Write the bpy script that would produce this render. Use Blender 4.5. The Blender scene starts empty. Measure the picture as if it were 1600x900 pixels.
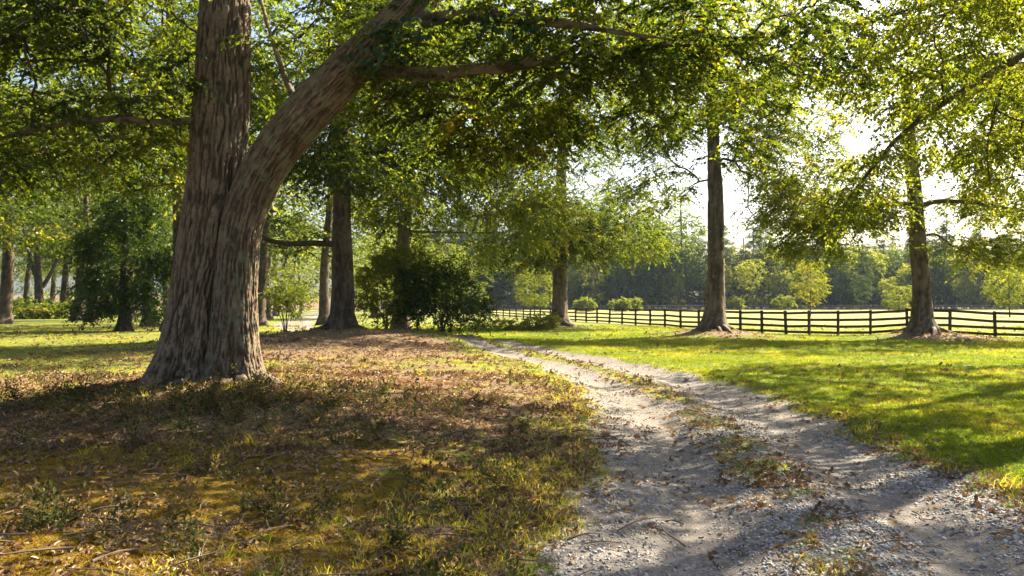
import bpy, math, random
import numpy as np
random.seed(7)
RNG = np.random.default_rng(11)
S = bpy.context.scene
C = S.collection

# ------------------------------------------------------------------ camera, sky, sun, exposure
CAM_H = 1.75
FPX = 1244.0                      # focal length in pixels of a 1600 px wide frame
cam_data = bpy.data.cameras.new("camera")
cam_data.lens = 28.0
cam_data.sensor_width = 36.0
cam_data.clip_start = 0.05
cam_data.clip_end = 4000.0
cam = bpy.data.objects.new("camera", cam_data)
C.objects.link(cam)
cam.location = (0, 0, CAM_H)
cam.rotation_euler = (math.radians(90 + 1.1), 0, 0)
S.camera = cam

SUN_AZ = math.radians(52)         # from +Y (view direction) towards +X
SUN_EL = math.radians(41)
sdir = (math.sin(SUN_AZ) * math.cos(SUN_EL), math.cos(SUN_AZ) * math.cos(SUN_EL), math.sin(SUN_EL))
W = bpy.data.worlds.new("World")
S.world = W
W.use_nodes = True
nt = W.node_tree
sky = nt.nodes.new("ShaderNodeTexSky")
sky.sky_type = 'NISHITA'
sky.sun_disc = False
sky.sun_elevation = SUN_EL
sky.sun_rotation = SUN_AZ
sky.air_density = 1.0
sky.dust_density = 4.0
sky.ozone_density = 1.2
bg = nt.nodes["Background"]
bg.inputs[1].default_value = 0.05
nt.links.new(sky.outputs[0], bg.inputs[0])

sd = bpy.data.lights.new("sun", 'SUN')
sd.energy = 5.0
sd.angle = math.radians(0.5)
sd.color = (1.0, 0.86, 0.64)
sun = bpy.data.objects.new("sun", sd)
C.objects.link(sun)
from mathutils import Vector
sun.rotation_euler = Vector(sdir).to_track_quat('Z', 'Y').to_euler()

S.view_settings.view_transform = 'Standard'
S.view_settings.look = 'None'
S.view_settings.exposure = 2.5
S.view_settings.gamma = 1.0
S.render.engine = 'CYCLES'
cy = S.cycles
cy.max_bounces = 7
cy.diffuse_bounces = 4
cy.glossy_bounces = 2
cy.transmission_bounces = 4
cy.transparent_max_bounces = 8
cy.volume_bounces = 0
cy.sample_clamp_indirect = 6.0
cy.use_adaptive_sampling = True
cy.adaptive_threshold = 0.012
cy.use_denoising = True
cy.denoising_prefilter = 'ACCURATE'

# ------------------------------------------------------------------ numeric helpers
def _hash(ix, iy, iz, seed):
    h = (ix.astype(np.int64) * 374761393 + iy.astype(np.int64) * 668265263 + iz.astype(np.int64) * 2147483647 + seed * 1274126177) & 0xFFFFFFFF
    h = ((h ^ (h >> 13)) * 1274126177) & 0xFFFFFFFF
    h = ((h ^ (h >> 16)) * 2246822519) & 0xFFFFFFFF
    return ((h ^ (h >> 15)) & 0xFFFFFF) / float(0x1000000)

def vnoise(x, y, z=None, seed=0):
    x = np.asarray(x, float); y = np.asarray(y, float)
    z = np.zeros_like(x) if z is None else np.asarray(z, float)
    ix, iy, iz = np.floor(x), np.floor(y), np.floor(z)
    fx, fy, fz = x - ix, y - iy, z - iz
    fx = fx * fx * (3 - 2 * fx); fy = fy * fy * (3 - 2 * fy); fz = fz * fz * (3 - 2 * fz)
    r = 0
    for a in (0, 1):
        for b in (0, 1):
            for c in (0, 1):
                w = (fx if a else 1 - fx) * (fy if b else 1 - fy) * (fz if c else 1 - fz)
                r = r + w * _hash(ix + a, iy + b, iz + c, seed)
    return r

def fbm(x, y, z=None, octaves=4, seed=0):
    s, a, t, f = 0, 1.0, 0.0, 1.0
    for o in range(octaves):
        s = s + a * vnoise(np.asarray(x) * f, np.asarray(y) * f, None if z is None else np.asarray(z) * f, seed + o * 17)
        t += a; a *= .5; f *= 2.03
    return s / t

def sstep(a, b, x):
    t = np.clip((x - a) / (b - a), 0, 1)
    return t * t * (3 - 2 * t)

def norm(v):
    return v / (np.linalg.norm(v, axis=-1, keepdims=True) + 1e-9)

def at(px, py, Y):
    return ((px - 800) / FPX * Y, Y, CAM_H - (py - 474) / FPX * Y)

def spline(pts, n):
    """Catmull-Rom through pts (any width), n samples."""
    P = np.asarray(pts, float)
    P = np.vstack([2 * P[0] - P[1], P, 2 * P[-1] - P[-2]])
    m = len(P) - 3
    t = np.linspace(0, m - 1e-6, n)
    i = t.astype(int); u = (t - i)[:, None]
    a, b, c, d = P[i], P[i + 1], P[i + 2], P[i + 3]
    return .5 * (2 * b + (c - a) * u + (2 * a - 5 * b + 4 * c - d) * u * u + (3 * b - a - 3 * c + d) * u ** 3)

# ------------------------------------------------------------------ mesh helpers
def mesh_from(name, V, faces, attrs=None, smooth=False):
    V = np.asarray(V, np.float32)
    me = bpy.data.meshes.new(name)
    me.vertices.add(len(V)); me.vertices.foreach_set("co", V.ravel())
    faces = [np.asarray(f, np.int32) for f in faces if len(f)]
    loops = np.concatenate([f.ravel() for f in faces])
    starts, k = [], 0
    for f in faces:
        starts.append(k + np.arange(len(f)) * f.shape[1]); k += f.size
    starts = np.concatenate(starts).astype(np.int32)
    me.loops.add(len(loops)); me.loops.foreach_set("vertex_index", loops)
    me.polygons.add(len(starts)); me.polygons.foreach_set("loop_start", starts)
    me.polygons.foreach_set("use_smooth", np.full(len(starts), smooth, bool))
    for n, (typ, arr) in (attrs or {}).items():
        a = me.attributes.new(n, typ, 'POINT')
        arr = np.asarray(arr, np.float32)
        a.data.foreach_set("vector" if typ == 'FLOAT_VECTOR' else "value", arr.ravel())
    me.update(calc_edges=True)
    return me

class MB:
    """Collects vertices, faces and attributes, then links them as one mesh object."""
    def __init__(s):
        s.v, s.q, s.t, s.n = [], [], [], 0
        s.a = {}
    def add(s, V, quads=None, tris=None, **attrs):
        V = np.asarray(V, float)
        if quads is not None and len(quads): s.q.append(np.asarray(quads) + s.n)
        if tris is not None and len(tris): s.t.append(np.asarray(tris) + s.n)
        s.v.append(V); s.n += len(V)
        for k, x in attrs.items():
            s.a.setdefault(k, []).append(np.asarray(x, float))
    def mesh(s, name, smooth=False, origin=(0, 0, 0)):
        V = np.vstack(s.v) - np.asarray(origin)
        f = []
        if s.q: f.append(np.vstack(s.q))
        if s.t: f.append(np.vstack(s.t))
        at_ = {}
        for k, l in s.a.items():
            arr = np.concatenate(l)
            at_[k] = ('FLOAT_VECTOR' if arr.ndim == 2 else 'FLOAT', arr)
        return mesh_from(name, V, f, at_, smooth)

def link(name, me, mat, parent=None):
    o = bpy.data.objects.new(name, me); C.objects.link(o)
    if mat is not None and not me.materials: me.materials.append(mat)
    if parent is not None: o.parent = parent
    if name in ('branches', 'stems', 'crown', 'foliage', 'ivy'): o['kind'] = 'stuff'      # leaves and twigs past counting
    return o

def tag(o, label=None, cat=None, group=None, kind=None):
    for k, v in (('label', label), ('category', cat), ('group', group), ('kind', kind)):
        if v: o[k] = v
    return o

def thing(name, label, cat, loc, group=None):
    o = bpy.data.objects.new(name, None); C.objects.link(o)
    o.empty_display_size = .3
    o.location = loc
    return tag(o, label, cat, group)

def copy_tree(o, parent=None):
    c = o.copy(); C.objects.link(c)
    if parent is not None: c.parent = parent
    for ch in o.children: copy_tree(ch, c)
    return c

def box_arrays(x0, x1, y0, y1, z0, z1):
    V = np.array([[x, y, z] for z in (z0, z1) for y in (y0, y1) for x in (x0, x1)], float)
    Q = [[0, 2, 3, 1], [4, 5, 7, 6], [0, 1, 5, 4], [2, 6, 7, 3], [0, 4, 6, 2], [1, 3, 7, 5]]
    return V, np.array(Q)

def tube(mb, P, R, sides, cap=True, disp=None, l0=0.0):
    """Sweep rings of radius R along P; attribute 'bark' = (r cos, r sin, length)."""
    P = np.asarray(P, float); R = np.asarray(R, float); n = len(P)
    T = np.gradient(P, axis=0); T = norm(T)
    ref = np.array([1., 0, 0]) if abs(T[0][0]) < .8 else np.array([0, 1., 0])
    U = np.empty((n, 3)); u = norm(ref - T[0] * np.dot(ref, T[0]))
    for i in range(n):
        u = u - T[i] * np.dot(u, T[i]); u = u / (np.linalg.norm(u) + 1e-9); U[i] = u
    Vv = np.cross(T, U)
    th = np.arange(sides) / sides * 2 * np.pi
    L = l0 + np.concatenate([[0], np.cumsum(np.linalg.norm(np.diff(P, axis=0), axis=1))])
    c, s = np.cos(th)[None, :, None], np.sin(th)[None, :, None]
    d = U[:, None, :] * c + Vv[:, None, :] * s
    rr = np.repeat(R[:, None], sides, 1)
    furrow = np.zeros_like(rr)
    bx = rr * np.cos(th)[None]; by = rr * np.sin(th)[None]; bz = np.repeat(L[:, None], sides, 1)
    if disp is not None:
        off, furrow = disp(bx, by, bz, th, d, P)
        rr = rr + off
    V = P[:, None, :] + d * rr[:, :, None]
    V = V.reshape(-1, 3)
    i = np.arange(n - 1)[:, None] * sides; j = np.arange(sides)[None]; j2 = (j + 1) % sides
    Q = np.stack([i + j, i + j2, i + sides + j2, i + sides + j], -1).reshape(-1, 4)
    tris = []
    bark = np.stack([bx, by, bz], -1).reshape(-1, 3)
    fr = furrow.ravel()
    if cap:
        V = np.vstack([V, P[-1] + T[-1] * R[-1] * .6])
        k = (n - 1) * sides
        tris = np.stack([k + np.arange(sides), k + (np.arange(sides) + 1) % sides, np.full(sides, n * sides)], -1)
        bark = np.vstack([bark, [0, 0, L[-1]]]); fr = np.append(fr, 0)
    mb.add(V, Q, tris, bark=bark, furrow=fr)

# ------------------------------------------------------------------ materials
def new_mat(name):
    m = bpy.data.materials.new(name); m.use_nodes = True
    m.node_tree.nodes.clear()
    return m, m.node_tree.nodes, m.node_tree.links

def N(nodes, t, **kw):
    n = nodes.new(t)
    for k, v in kw.items():
        if k.startswith('i_'):
            key = k[2:]
            n.inputs[int(key) if key.isdigit() else key].default_value = v
        else: setattr(n, k, v)
    return n

def ramp(nodes, stops, interp='LINEAR'):
    r = nodes.new("ShaderNodeValToRGB"); r.color_ramp.interpolation = interp
    el = r.color_ramp.elements
    while len(el) < len(stops): el.new(.5)
    for e, (p, c) in zip(el, stops):
        e.position = p; e.color = (*c, 1)
    return r

def leaf_mat(name, stops, trans=.5, tint_gain=(1.9, 2.0, 1.0), gloss=.035, rough=.42):
    """Thin leaf: the colour runs along stops by each leaf's own tint; light also passes through, yellower."""
    m, n, l = new_mat(name)
    a = N(n, "ShaderNodeAttribute", attribute_name="tint")
    r = ramp(n, stops); l.new(a.outputs['Fac'], r.inputs[0])
    d = N(n, "ShaderNodeBsdfDiffuse"); l.new(r.outputs[0], d.inputs[0])
    mul = N(n, "ShaderNodeMix", data_type='RGBA', blend_type='MULTIPLY'); mul.inputs[0].default_value = 1
    mul.clamp_result = False
    l.new(r.outputs[0], mul.inputs['A']); mul.inputs['B'].default_value = (*tint_gain, 1)
    t = N(n, "ShaderNodeBsdfTranslucent"); l.new(mul.outputs['Result'], t.inputs[0])
    mx = N(n, "ShaderNodeMixShader"); mx.inputs[0].default_value = trans
    l.new(d.outputs[0], mx.inputs[1]); l.new(t.outputs[0], mx.inputs[2])
    g = N(n, "ShaderNodeBsdfGlossy"); g.inputs['Roughness'].default_value = rough
    g.inputs['Color'].default_value = (1, 1, 1, 1)
    m2 = N(n, "ShaderNodeMixShader"); m2.inputs[0].default_value = gloss
    l.new(mx.outputs[0], m2.inputs[1]); l.new(g.outputs[0], m2.inputs[2])
    o = N(n, "ShaderNodeOutputMaterial"); l.new(m2.outputs[0], o.inputs[0])
    return m

def bark_mat(name, dark, mid, light, scale=14.0, lichen=.0, lichen_col=(.17, .2, .13), bump=.6):
    m, n, l = new_mat(name)
    a = N(n, "ShaderNodeAttribute", attribute_name="bark")
    mp = N(n, "ShaderNodeMapping"); mp.inputs['Scale'].default_value = (1, 1, .14)
    l.new(a.outputs['Vector'], mp.inputs[0])
    n1 = N(n, "ShaderNodeTexNoise", i_Scale=scale, i_Detail=6.0, i_Roughness=.62, i_Distortion=.6)
    l.new(mp.outputs[0], n1.inputs['Vector'])
    n2 = N(n, "ShaderNodeTexNoise", i_Scale=2.2, i_Detail=4.0)
    l.new(a.outputs['Vector'], n2.inputs['Vector'])
    r = ramp(n, [(.30, dark), (.5, mid), (.72, light)])
    f = N(n, "ShaderNodeAttribute", attribute_name="furrow")
    ad = N(n, "ShaderNodeMath", operation='ADD')
    fm = N(n, "ShaderNodeMath", operation='MULTIPLY'); fm.inputs[1].default_value = .33  # bark furrows are darker; this colour also carries part of the groove shading
    l.new(f.outputs['Fac'], fm.inputs[0])
    nm = N(n, "ShaderNodeMath", operation='MULTIPLY_ADD'); nm.inputs[1].default_value = .6; nm.inputs[2].default_value = .2
    l.new(n1.outputs[0], nm.inputs[0])
    l.new(nm.outputs[0], ad.inputs[0]); l.new(fm.outputs[0], ad.inputs[1])
    l.new(ad.outputs[0], r.inputs[0])
    n3 = N(n, "ShaderNodeTexNoise", i_Scale=5.0, i_Detail=7.0, i_Roughness=.7)
    l.new(a.outputs['Vector'], n3.inputs['Vector'])
    lr = ramp(n, [(.56 - lichen * .2, (0, 0, 0)), (.66 - lichen * .15, (1, 1, 1))])
    l.new(n3.outputs[0], lr.inputs[0])
    lf = N(n, "ShaderNodeMath", operation='MULTIPLY'); lf.inputs[1].default_value = .25 + lichen
    lf.use_clamp = True
    l.new(lr.outputs[0], lf.inputs[0])
    mx = N(n, "ShaderNodeMix", data_type='RGBA'); l.new(lf.outputs[0], mx.inputs[0])
    l.new(r.outputs[0], mx.inputs['A']); mx.inputs['B'].default_value = (*lichen_col, 1)
    hv = N(n, "ShaderNodeMix", data_type='RGBA', blend_type='MULTIPLY'); hv.inputs[0].default_value = .5
    r2 = ramp(n, [(.3, (.6, .55, .5)), (.7, (1.25, 1.2, 1.1))]); l.new(n2.outputs[0], r2.inputs[0])
    l.new(mx.outputs['Result'], hv.inputs['A']); l.new(r2.outputs[0], hv.inputs['B'])
    b = N(n, "ShaderNodeBump", i_Strength=bump, i_Distance=.03); l.new(n1.outputs[0], b.inputs['Height'])
    p = N(n, "ShaderNodeBsdfPrincipled", i_Roughness=.9); p.inputs['Specular IOR Level'].default_value = .2
    l.new(hv.outputs['Result'], p.inputs['Base Color']); l.new(b.outputs[0], p.inputs['Normal'])
    o = N(n, "ShaderNodeOutputMaterial"); l.new(p.outputs[0], o.inputs[0])
    return m

M = {}
G_OAK = [(0, (.012, .026, .006)), (.4, (.038, .062, .009)), (.75, (.092, .122, .012)), (1, (.20, .18, .02))]
M['oak_leaf'] = leaf_mat('oak leaf', G_OAK, .58, (2.5, 2.2, .7), .014)
M['beech_leaf'] = leaf_mat('yellowing leaf', [(0, (.042, .064, .010)), (.45, (.095, .115, .015)), (.8, (.145, .165, .022)), (1, (.23, .19, .03))], .58, (1.95, 1.95, .6), .014)
M['mid_leaf'] = leaf_mat('mid green leaf', [(0, (.014, .028, .007)), (.45, (.05, .075, .012)), (.8, (.12, .13, .02)), (1, (.19, .17, .03))], .56, (2.15, 2.1, .7), .012)
M['dark_leaf'] = leaf_mat('dark evergreen leaf', [(0, (.012, .028, .007)), (.6, (.028, .055, .010)), (1, (.075, .11, .015))], .4, (2.4, 2.1, .5), .010, .3)
M['lime_leaf'] = leaf_mat('bright yellow green leaf', [(0, (.09, .13, .015)), (.6, (.16, .19, .02)), (1, (.26, .22, .03))], .5, (1.8, 1.6, .7), .01)
M['pine_leaf'] = leaf_mat('pine needle', [(0, (.022, .042, .018)), (.6, (.045, .07, .026)), (1, (.085, .10, .035))], .4, (1.8, 1.7, .9), .004)
M['far_leaf'] = leaf_mat('far wood leaf', [(0, (.03, .058, .022)), (.5, (.07, .105, .03)), (1, (.15, .17, .045))], .5, (2.1, 1.9, .8), .004)
M['sunlit_tone_leaf'] = leaf_mat('leaf in painted sunlit tone', [(0, (.05, .075, .02)), (.5, (.11, .14, .03)), (1, (.19, .20, .05))], .6, (1.9, 1.8, .7), .004)  # paler version of the far wood leaf: sunlight on crowns put into the colour
M['ivy_leaf'] = leaf_mat('blue green ivy leaf', [(0, (.015, .04, .02)), (.6, (.035, .075, .03)), (1, (.08, .12, .04))], .35, (1.6, 1.6, .9), .015, .35)
M['dry_leaf'] = leaf_mat('dry brown leaf', [(0, (.07, .040, .020)), (.4, (.15, .092, .048)), (.75, (.26, .17, .09)), (1, (.38, .28, .16))], .25, (1.3, 1.1, .8), .03, .5)
M['grass'] = leaf_mat('lawn grass blade', [(0, (.045, .085, .010)), (.5, (.112, .15, .013)), (.8, (.185, .185, .022)), (1, (.30, .25, .09))], .55, (2.05, 1.95, .5), .012, .4)
M['herb'] = leaf_mat('low herb leaf', [(0, (.03, .045, .014)), (.4, (.06, .06, .02)), (.7, (.12, .085, .04)), (1, (.2, .14, .07))], .4, (1.6, 1.5, .8), .008)
M['moss'] = leaf_mat('golden moss', [(0, (.08, .065, .010)), (1, (.24, .15, .015))], .35, (1.6, 1.3, .6), .0, .6)
M['oak_bark'] = bark_mat('furrowed oak bark', (.030, .021, .015), (.108, .080, .057), (.205, .160, .118), 34, .10)
M['limb_bark'] = bark_mat('lichened limb bark', (.036, .025, .017), (.105, .075, .052), (.19, .145, .105), 34, .30)
M['grey_bark'] = bark_mat('grey brown bark', (.045, .034, .026), (.11, .085, .064), (.2, .16, .125), 10, .1, bump=.8)
M['dark_bark'] = bark_mat('dark bark', (.025, .019, .014), (.06, .045, .034), (.11, .085, .065), 10, .05, bump=.8)

# ------------------------------------------------------------------ road line and ground height
ROAD = spline([(1.2, -40), (1.3, -20), (1.6, -6), (1.95, 2), (2.15, 5), (2.5, 7.2), (2.85, 9.8), (3.1, 12.6), (3.15, 16), (2.85, 19.5), (2.1, 23.4),
               (.7, 28), (-1.2, 32.6), (-3.6, 37), (-9, 45), (-15, 56), (-19.5, 72), (-24.5, 95), (-31, 125), (-40, 170)], 160)
def road_dist(x, y):
    """Signed lateral distance to the road line (+ = to the side of larger x) of flat arrays."""
    best = np.full(x.shape, 1e9); side = np.ones(x.shape)
    for a, b in zip(ROAD[:-1], ROAD[1:]):
        d = b - a; L2 = d @ d
        t = np.clip(((x - a[0]) * d[0] + (y - a[1]) * d[1]) / L2, 0, 1)
        ex = x - (a[0] + t * d[0]); ey = y - (a[1] + t * d[1])
        q = ex * ex + ey * ey
        m = q < best
        best = np.where(m, q, best)
        side = np.where(m, np.sign(ex * d[1] - ey * d[0]), side)
    return np.sqrt(best) * side

OAK = (-4.72, 13.2)
MOUNDS = [(-5.0, 13.2, 3.6, 3.0, .34), (-6.6, 32.0, 5.5, 4.0, .55), (-2.6, 33.2, 2.6, 2.2, .25), (10.8, 42.6, 2.1, 1.8, .42), (20.4, 39.4, 2.1, 1.7, .42), (3.4, 56, 2.2, 2, .22),
          (-1.9, 7.9, 1.25, .55, .13), (-2.9, 4.9, .9, .6, .14), (-4.2, 6.6, 1.5, .7, .07)]
def road_half(y):
    return 1.75 + .45 * sstep(10, 5.5, y) - np.clip((y - 12) * .02, 0, .3)

def ground_z(x, y, rd=None):
    x = np.asarray(x, float); y = np.asarray(y, float)
    sh = x.shape
    x = x.ravel(); y = y.ravel()
    if rd is None: rd = road_dist(x, y)
    hw = road_half(y)
    z = np.zeros_like(x)
    for cx, cy_, rx, ry, h in MOUNDS:
        z += h * np.exp(-((x - cx) / rx) ** 2 - ((y - cy_) / ry) ** 2)
    near = np.exp(-((np.hypot(x, y) / 60) ** 2))
    z += near * sstep(0, 3.5, -rd - hw) * .16
    z += near * (fbm(x * .35, y * .35, seed=3) - .5) * .16
    inner = sstep(hw + .35, hw - .35, np.abs(rd))
    z += (1 - inner) * near * ((fbm(x * 1.4, y * 1.4, seed=9) - .5) * .10 + (fbm(x * 6, y * 6, octaves=2, seed=29) - .5) * .025 * np.exp(-(np.hypot(x, y) / 14) ** 2))
    rut = np.exp(-((np.abs(rd) - .85) / .42) ** 2)
    z -= inner * near * (.06 + .085 * rut)
    z += inner * near * (fbm(x * 2.5, y * 2.5, octaves=3, seed=19) - .5) * .02
    z += sstep(238, 330, y) * 5.0
    return z.reshape(sh)

def gz(x, y):
    return float(ground_z(np.array([x]), np.array([y]))[0])

def axis(lo, hi, near_step, n, centre):
    """n coordinates from lo to hi, dense round centre."""
    t = np.linspace(-1, 1, n)
    k = 6.2
    s = np.sinh(k * t) / np.sinh(k)
    a = np.where(s < 0, centre + s * (centre - lo), centre + s * (hi - centre))
    return a
FENCE = spline([(-14, 190), (-6.5, 138), (-3.1, 113), (1.0, 94), (4.0, 83), (8.5, 69), (11.0, 58.5), (12.6, 51), (14.0, 46.8), (16.4, 43.2), (20.1, 41.1), (23.6, 40.2), (28, 39.6), (34, 39.2)], 400)
def in_field(x, y):
    o = np.argsort(FENCE[:, 0])
    fy = np.interp(x, FENCE[o, 0], FENCE[o, 1])
    return sstep(-.5, 1.5, y - fy)

def ground_masks(x, y, rd):
    hw = road_half(y)
    nz = fbm(x * 1.1, y * 1.1, seed=41) - .5
    n2 = fbm(x * 3.7, y * 3.7, seed=45) - .5
    road = sstep(hw + .28, hw - .22, np.abs(rd) + nz * .7 + n2 * .45)
    strip = np.exp(-((rd + .02) / .42) ** 2) * sstep(.24, .46, fbm(x * .9, y * .9, seed=51) + .14 * sstep(14, 22, y) + n2 * .6)
    left = sstep(0, 1.2, -rd - hw * .8)
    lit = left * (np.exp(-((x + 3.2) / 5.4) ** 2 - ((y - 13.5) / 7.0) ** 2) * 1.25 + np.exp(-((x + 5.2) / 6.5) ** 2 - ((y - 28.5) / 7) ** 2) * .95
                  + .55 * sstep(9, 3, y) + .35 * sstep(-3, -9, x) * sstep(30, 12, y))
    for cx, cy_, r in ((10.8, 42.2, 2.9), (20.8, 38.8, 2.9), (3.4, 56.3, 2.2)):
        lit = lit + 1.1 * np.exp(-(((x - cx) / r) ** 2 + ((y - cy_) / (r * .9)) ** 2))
    lit = lit + sstep(222, 230, y)  # dirt colour on the far wood's floor also paints the shade beneath it
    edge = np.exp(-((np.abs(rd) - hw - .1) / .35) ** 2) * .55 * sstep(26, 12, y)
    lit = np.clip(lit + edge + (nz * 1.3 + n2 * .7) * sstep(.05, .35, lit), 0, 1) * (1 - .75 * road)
    moss = left * np.clip(sstep(.43, .56, fbm(x * .8, y * 1.6, seed=61) + .10 * np.exp(-((x + 3.2) / 3) ** 2 - ((y - 6.5) / 2.2) ** 2) * 1.6) * sstep(11, 8.5, y) * sstep(.4, -1.0, x), 0, 1)
    return road, strip * road * (.45 + .55 * sstep(6.0, 10.5, y)), lit, moss, in_field(x, y)

gx = axis(-900, 900, .06, 420, 1.0)
gy = axis(-300, 1500, .06, 460, 6.5)
X, Y = np.meshgrid(gx, gy)
xf, yf = X.ravel(), Y.ravel()
rd = road_dist(xf, yf)
Z = ground_z(xf, yf, rd)
road_m, strip_m, lit_m, moss_m, field_m = ground_masks(xf, yf, rd)
nx = len(gx); ny = len(gy)
ii = (np.arange(ny - 1)[:, None] * nx + np.arange(nx - 1)[None]).ravel()
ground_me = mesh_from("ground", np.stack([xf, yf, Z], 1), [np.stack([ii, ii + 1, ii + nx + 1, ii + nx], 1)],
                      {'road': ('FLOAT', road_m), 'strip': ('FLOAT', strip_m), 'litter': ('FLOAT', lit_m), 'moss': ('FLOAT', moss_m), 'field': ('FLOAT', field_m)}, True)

def ground_mat():
    m, n, l = new_mat('ground: lawn, litter, gravel')
    geo = N(n, "ShaderNodeNewGeometry")
    def noise(scale, detail=5.0, rough=.6, sc=(1, 1, 1)):
        mp = N(n, "ShaderNodeMapping"); mp.inputs['Scale'].default_value = sc
        l.new(geo.outputs['Position'], mp.inputs[0])
        t = N(n, "ShaderNodeTexNoise", i_Scale=scale, i_Detail=detail, i_Roughness=rough)
        l.new(mp.outputs[0], t.inputs['Vector']); return t.outputs[0]
    def attr(a): return N(n, "ShaderNodeAttribute", attribute_name=a).outputs['Fac']
    def rmp(src, stops):
        r = ramp(n, stops); l.new(src, r.inputs[0]); return r.outputs[0]
    def mix(f, a, b):
        x = N(n, "ShaderNodeMix", data_type='RGBA'); l.new(f, x.inputs[0]); l.new(a, x.inputs['A']); l.new(b, x.inputs['B']); return x.outputs['Result']
    def edge(mask, noise_, amt=.5, w=.12):
        """mask pushed about by noise, then sharpened."""
        s = N(n, "ShaderNodeMath", operation='SUBTRACT'); s.inputs[1].default_value = .5; l.new(noise_, s.inputs[0])
        mu = N(n, "ShaderNodeMath", operation='MULTIPLY_ADD'); mu.inputs[1].default_value = amt * 2
        l.new(s.outputs[0], mu.inputs[0]); l.new(mask, mu.inputs[2])
        mr = N(n, "ShaderNodeMapRange"); mr.inputs[1].default_value = .5 - w; mr.inputs[2].default_value = .5 + w
        l.new(mu.outputs[0], mr.inputs[0]); return mr.outputs[0]
    fine = noise(38, 6, .7); mid = noise(5, 6, .65); big = noise(.22, 4); grit = noise(90, 4, .75)
    lawn = rmp(mid, [(.25, (.06, .09, .012)), (.5, (.12, .145, .016)), (.75, (.20, .19, .04))])
    lawn_b = rmp(big, [(.35, (.08, .105, .014)), (.65, (.17, .165, .04))])
    half = N(n, "ShaderNodeValue"); half.outputs[0].default_value = .5
    lawn = mix(half.outputs[0], lawn, lawn_b)
    fieldc = rmp(noise(.35, 6, .7), [(.3, (.11, .135, .03)), (.5, (.17, .17, .05)), (.7, (.23, .20, .08))])
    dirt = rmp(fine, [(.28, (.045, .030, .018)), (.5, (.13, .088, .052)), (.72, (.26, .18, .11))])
    mossc = rmp(fine, [(.3, (.06, .048, .008)), (.55, (.16, .105, .012)), (.75, (.27, .17, .02))])
    vor = N(n, "ShaderNodeTexVoronoi", i_Scale=34.0); l.new(geo.outputs['Position'], vor.inputs['Vector'])
    vcol = N(n, "ShaderNodeSeparateColor"); l.new(vor.outputs['Color'], vcol.inputs[0])
    stone = rmp(vcol.outputs[0], [(0, (.10, .10, .102)), (.5, (.18, .178, .178)), (1, (.31, .30, .29))])
    dust = rmp(mid, [(.3, (.12, .118, .116)), (.7, (.215, .208, .20))])
    gravel = mix(rmp(noise(1.6, 5, .7), [(.42, (0, 0, 0)), (.6, (1, 1, 1))]), stone, dust)
    gravel2 = mix(rmp(fine, [(.35, (0, 0, 0)), (.7, (.6, .6, .6))]), gravel, dirt)
    col = mix(edge(attr('field'), mid, .2), lawn, fieldc)
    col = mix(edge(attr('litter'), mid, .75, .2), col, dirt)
    col = mix(edge(attr('moss'), fine, .45, .2), col, mossc)
    col = mix(edge(attr('road'), fine, .4, .15), col, gravel2)
    col = mix(edge(attr('strip'), fine, .6, .2), col, mix(edge(attr('strip'), grit, .8, .2), dirt, lawn))
    hs = N(n, "ShaderNodeMath", operation='ADD'); l.new(fine, hs.inputs[0]); l.new(grit, hs.inputs[1])
    hv = N(n, "ShaderNodeMath", operation='MULTIPLY_ADD'); hv.inputs[1].default_value = -.6
    l.new(vor.outputs['Distance'], hv.inputs[0]); l.new(hs.outputs[0], hv.inputs[2])
    b = N(n, "ShaderNodeBump", i_Strength=.7, i_Distance=.03); l.new(hv.outputs[0], b.inputs['Height'])
    p = N(n, "ShaderNodeBsdfPrincipled", i_Roughness=.92); p.inputs['Specular IOR Level'].default_value = .15
    l.new(col, p.inputs['Base Color']); l.new(b.outputs[0], p.inputs['Normal'])
    o = N(n, "ShaderNodeOutputMaterial"); l.new(p.outputs[0], o.inputs[0])
    return m
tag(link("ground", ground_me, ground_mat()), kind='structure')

# ------------------------------------------------------------------ leaves
def leaves(mb, P, D, Nn, L, Wd, tint, full=False, fold=.16):
    """Leaf blades from base P along D facing Nn."""
    n = len(P)
    D = norm(D); Sd = norm(np.cross(D, Nn)); Nn = norm(np.cross(Sd, D))
    L = np.broadcast_to(L, (n,))[:, None]; Wd = np.broadcast_to(Wd, (n,))[:, None]
    if full:
        a = D * L * .28; b = D * L * .68
        up = Nn * Wd * fold
        V = np.stack([P, P + a + Sd * Wd * .40 + up, P + b + Sd * Wd * .46 + up - Nn * L * .04, P + D * L - Nn * L * .10,
                      P + b - Sd * Wd * .46 + up - Nn * L * .04, P + a - Sd * Wd * .40 + up], 1).reshape(-1, 3)
        k = np.arange(n)[:, None] * 6
        Q = np.vstack([k + np.array([[0, 1, 2, 3]]), k + np.array([[0, 3, 4, 5]])])
        mb.add(V, Q, tint=np.repeat(tint, 6))
    else:
        up = Nn * Wd * fold
        V = np.stack([P, P + D * L * .5 + Sd * Wd * .5 + up, P + D * L - Nn * L * .08, P + D * L * .5 - Sd * Wd * .5 + up], 1).reshape(-1, 3)
        k = np.arange(n)[:, None] * 4
        mb.add(V, k + np.array([[0, 1, 2, 3]]), tint=np.repeat(tint, 4))

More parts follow.
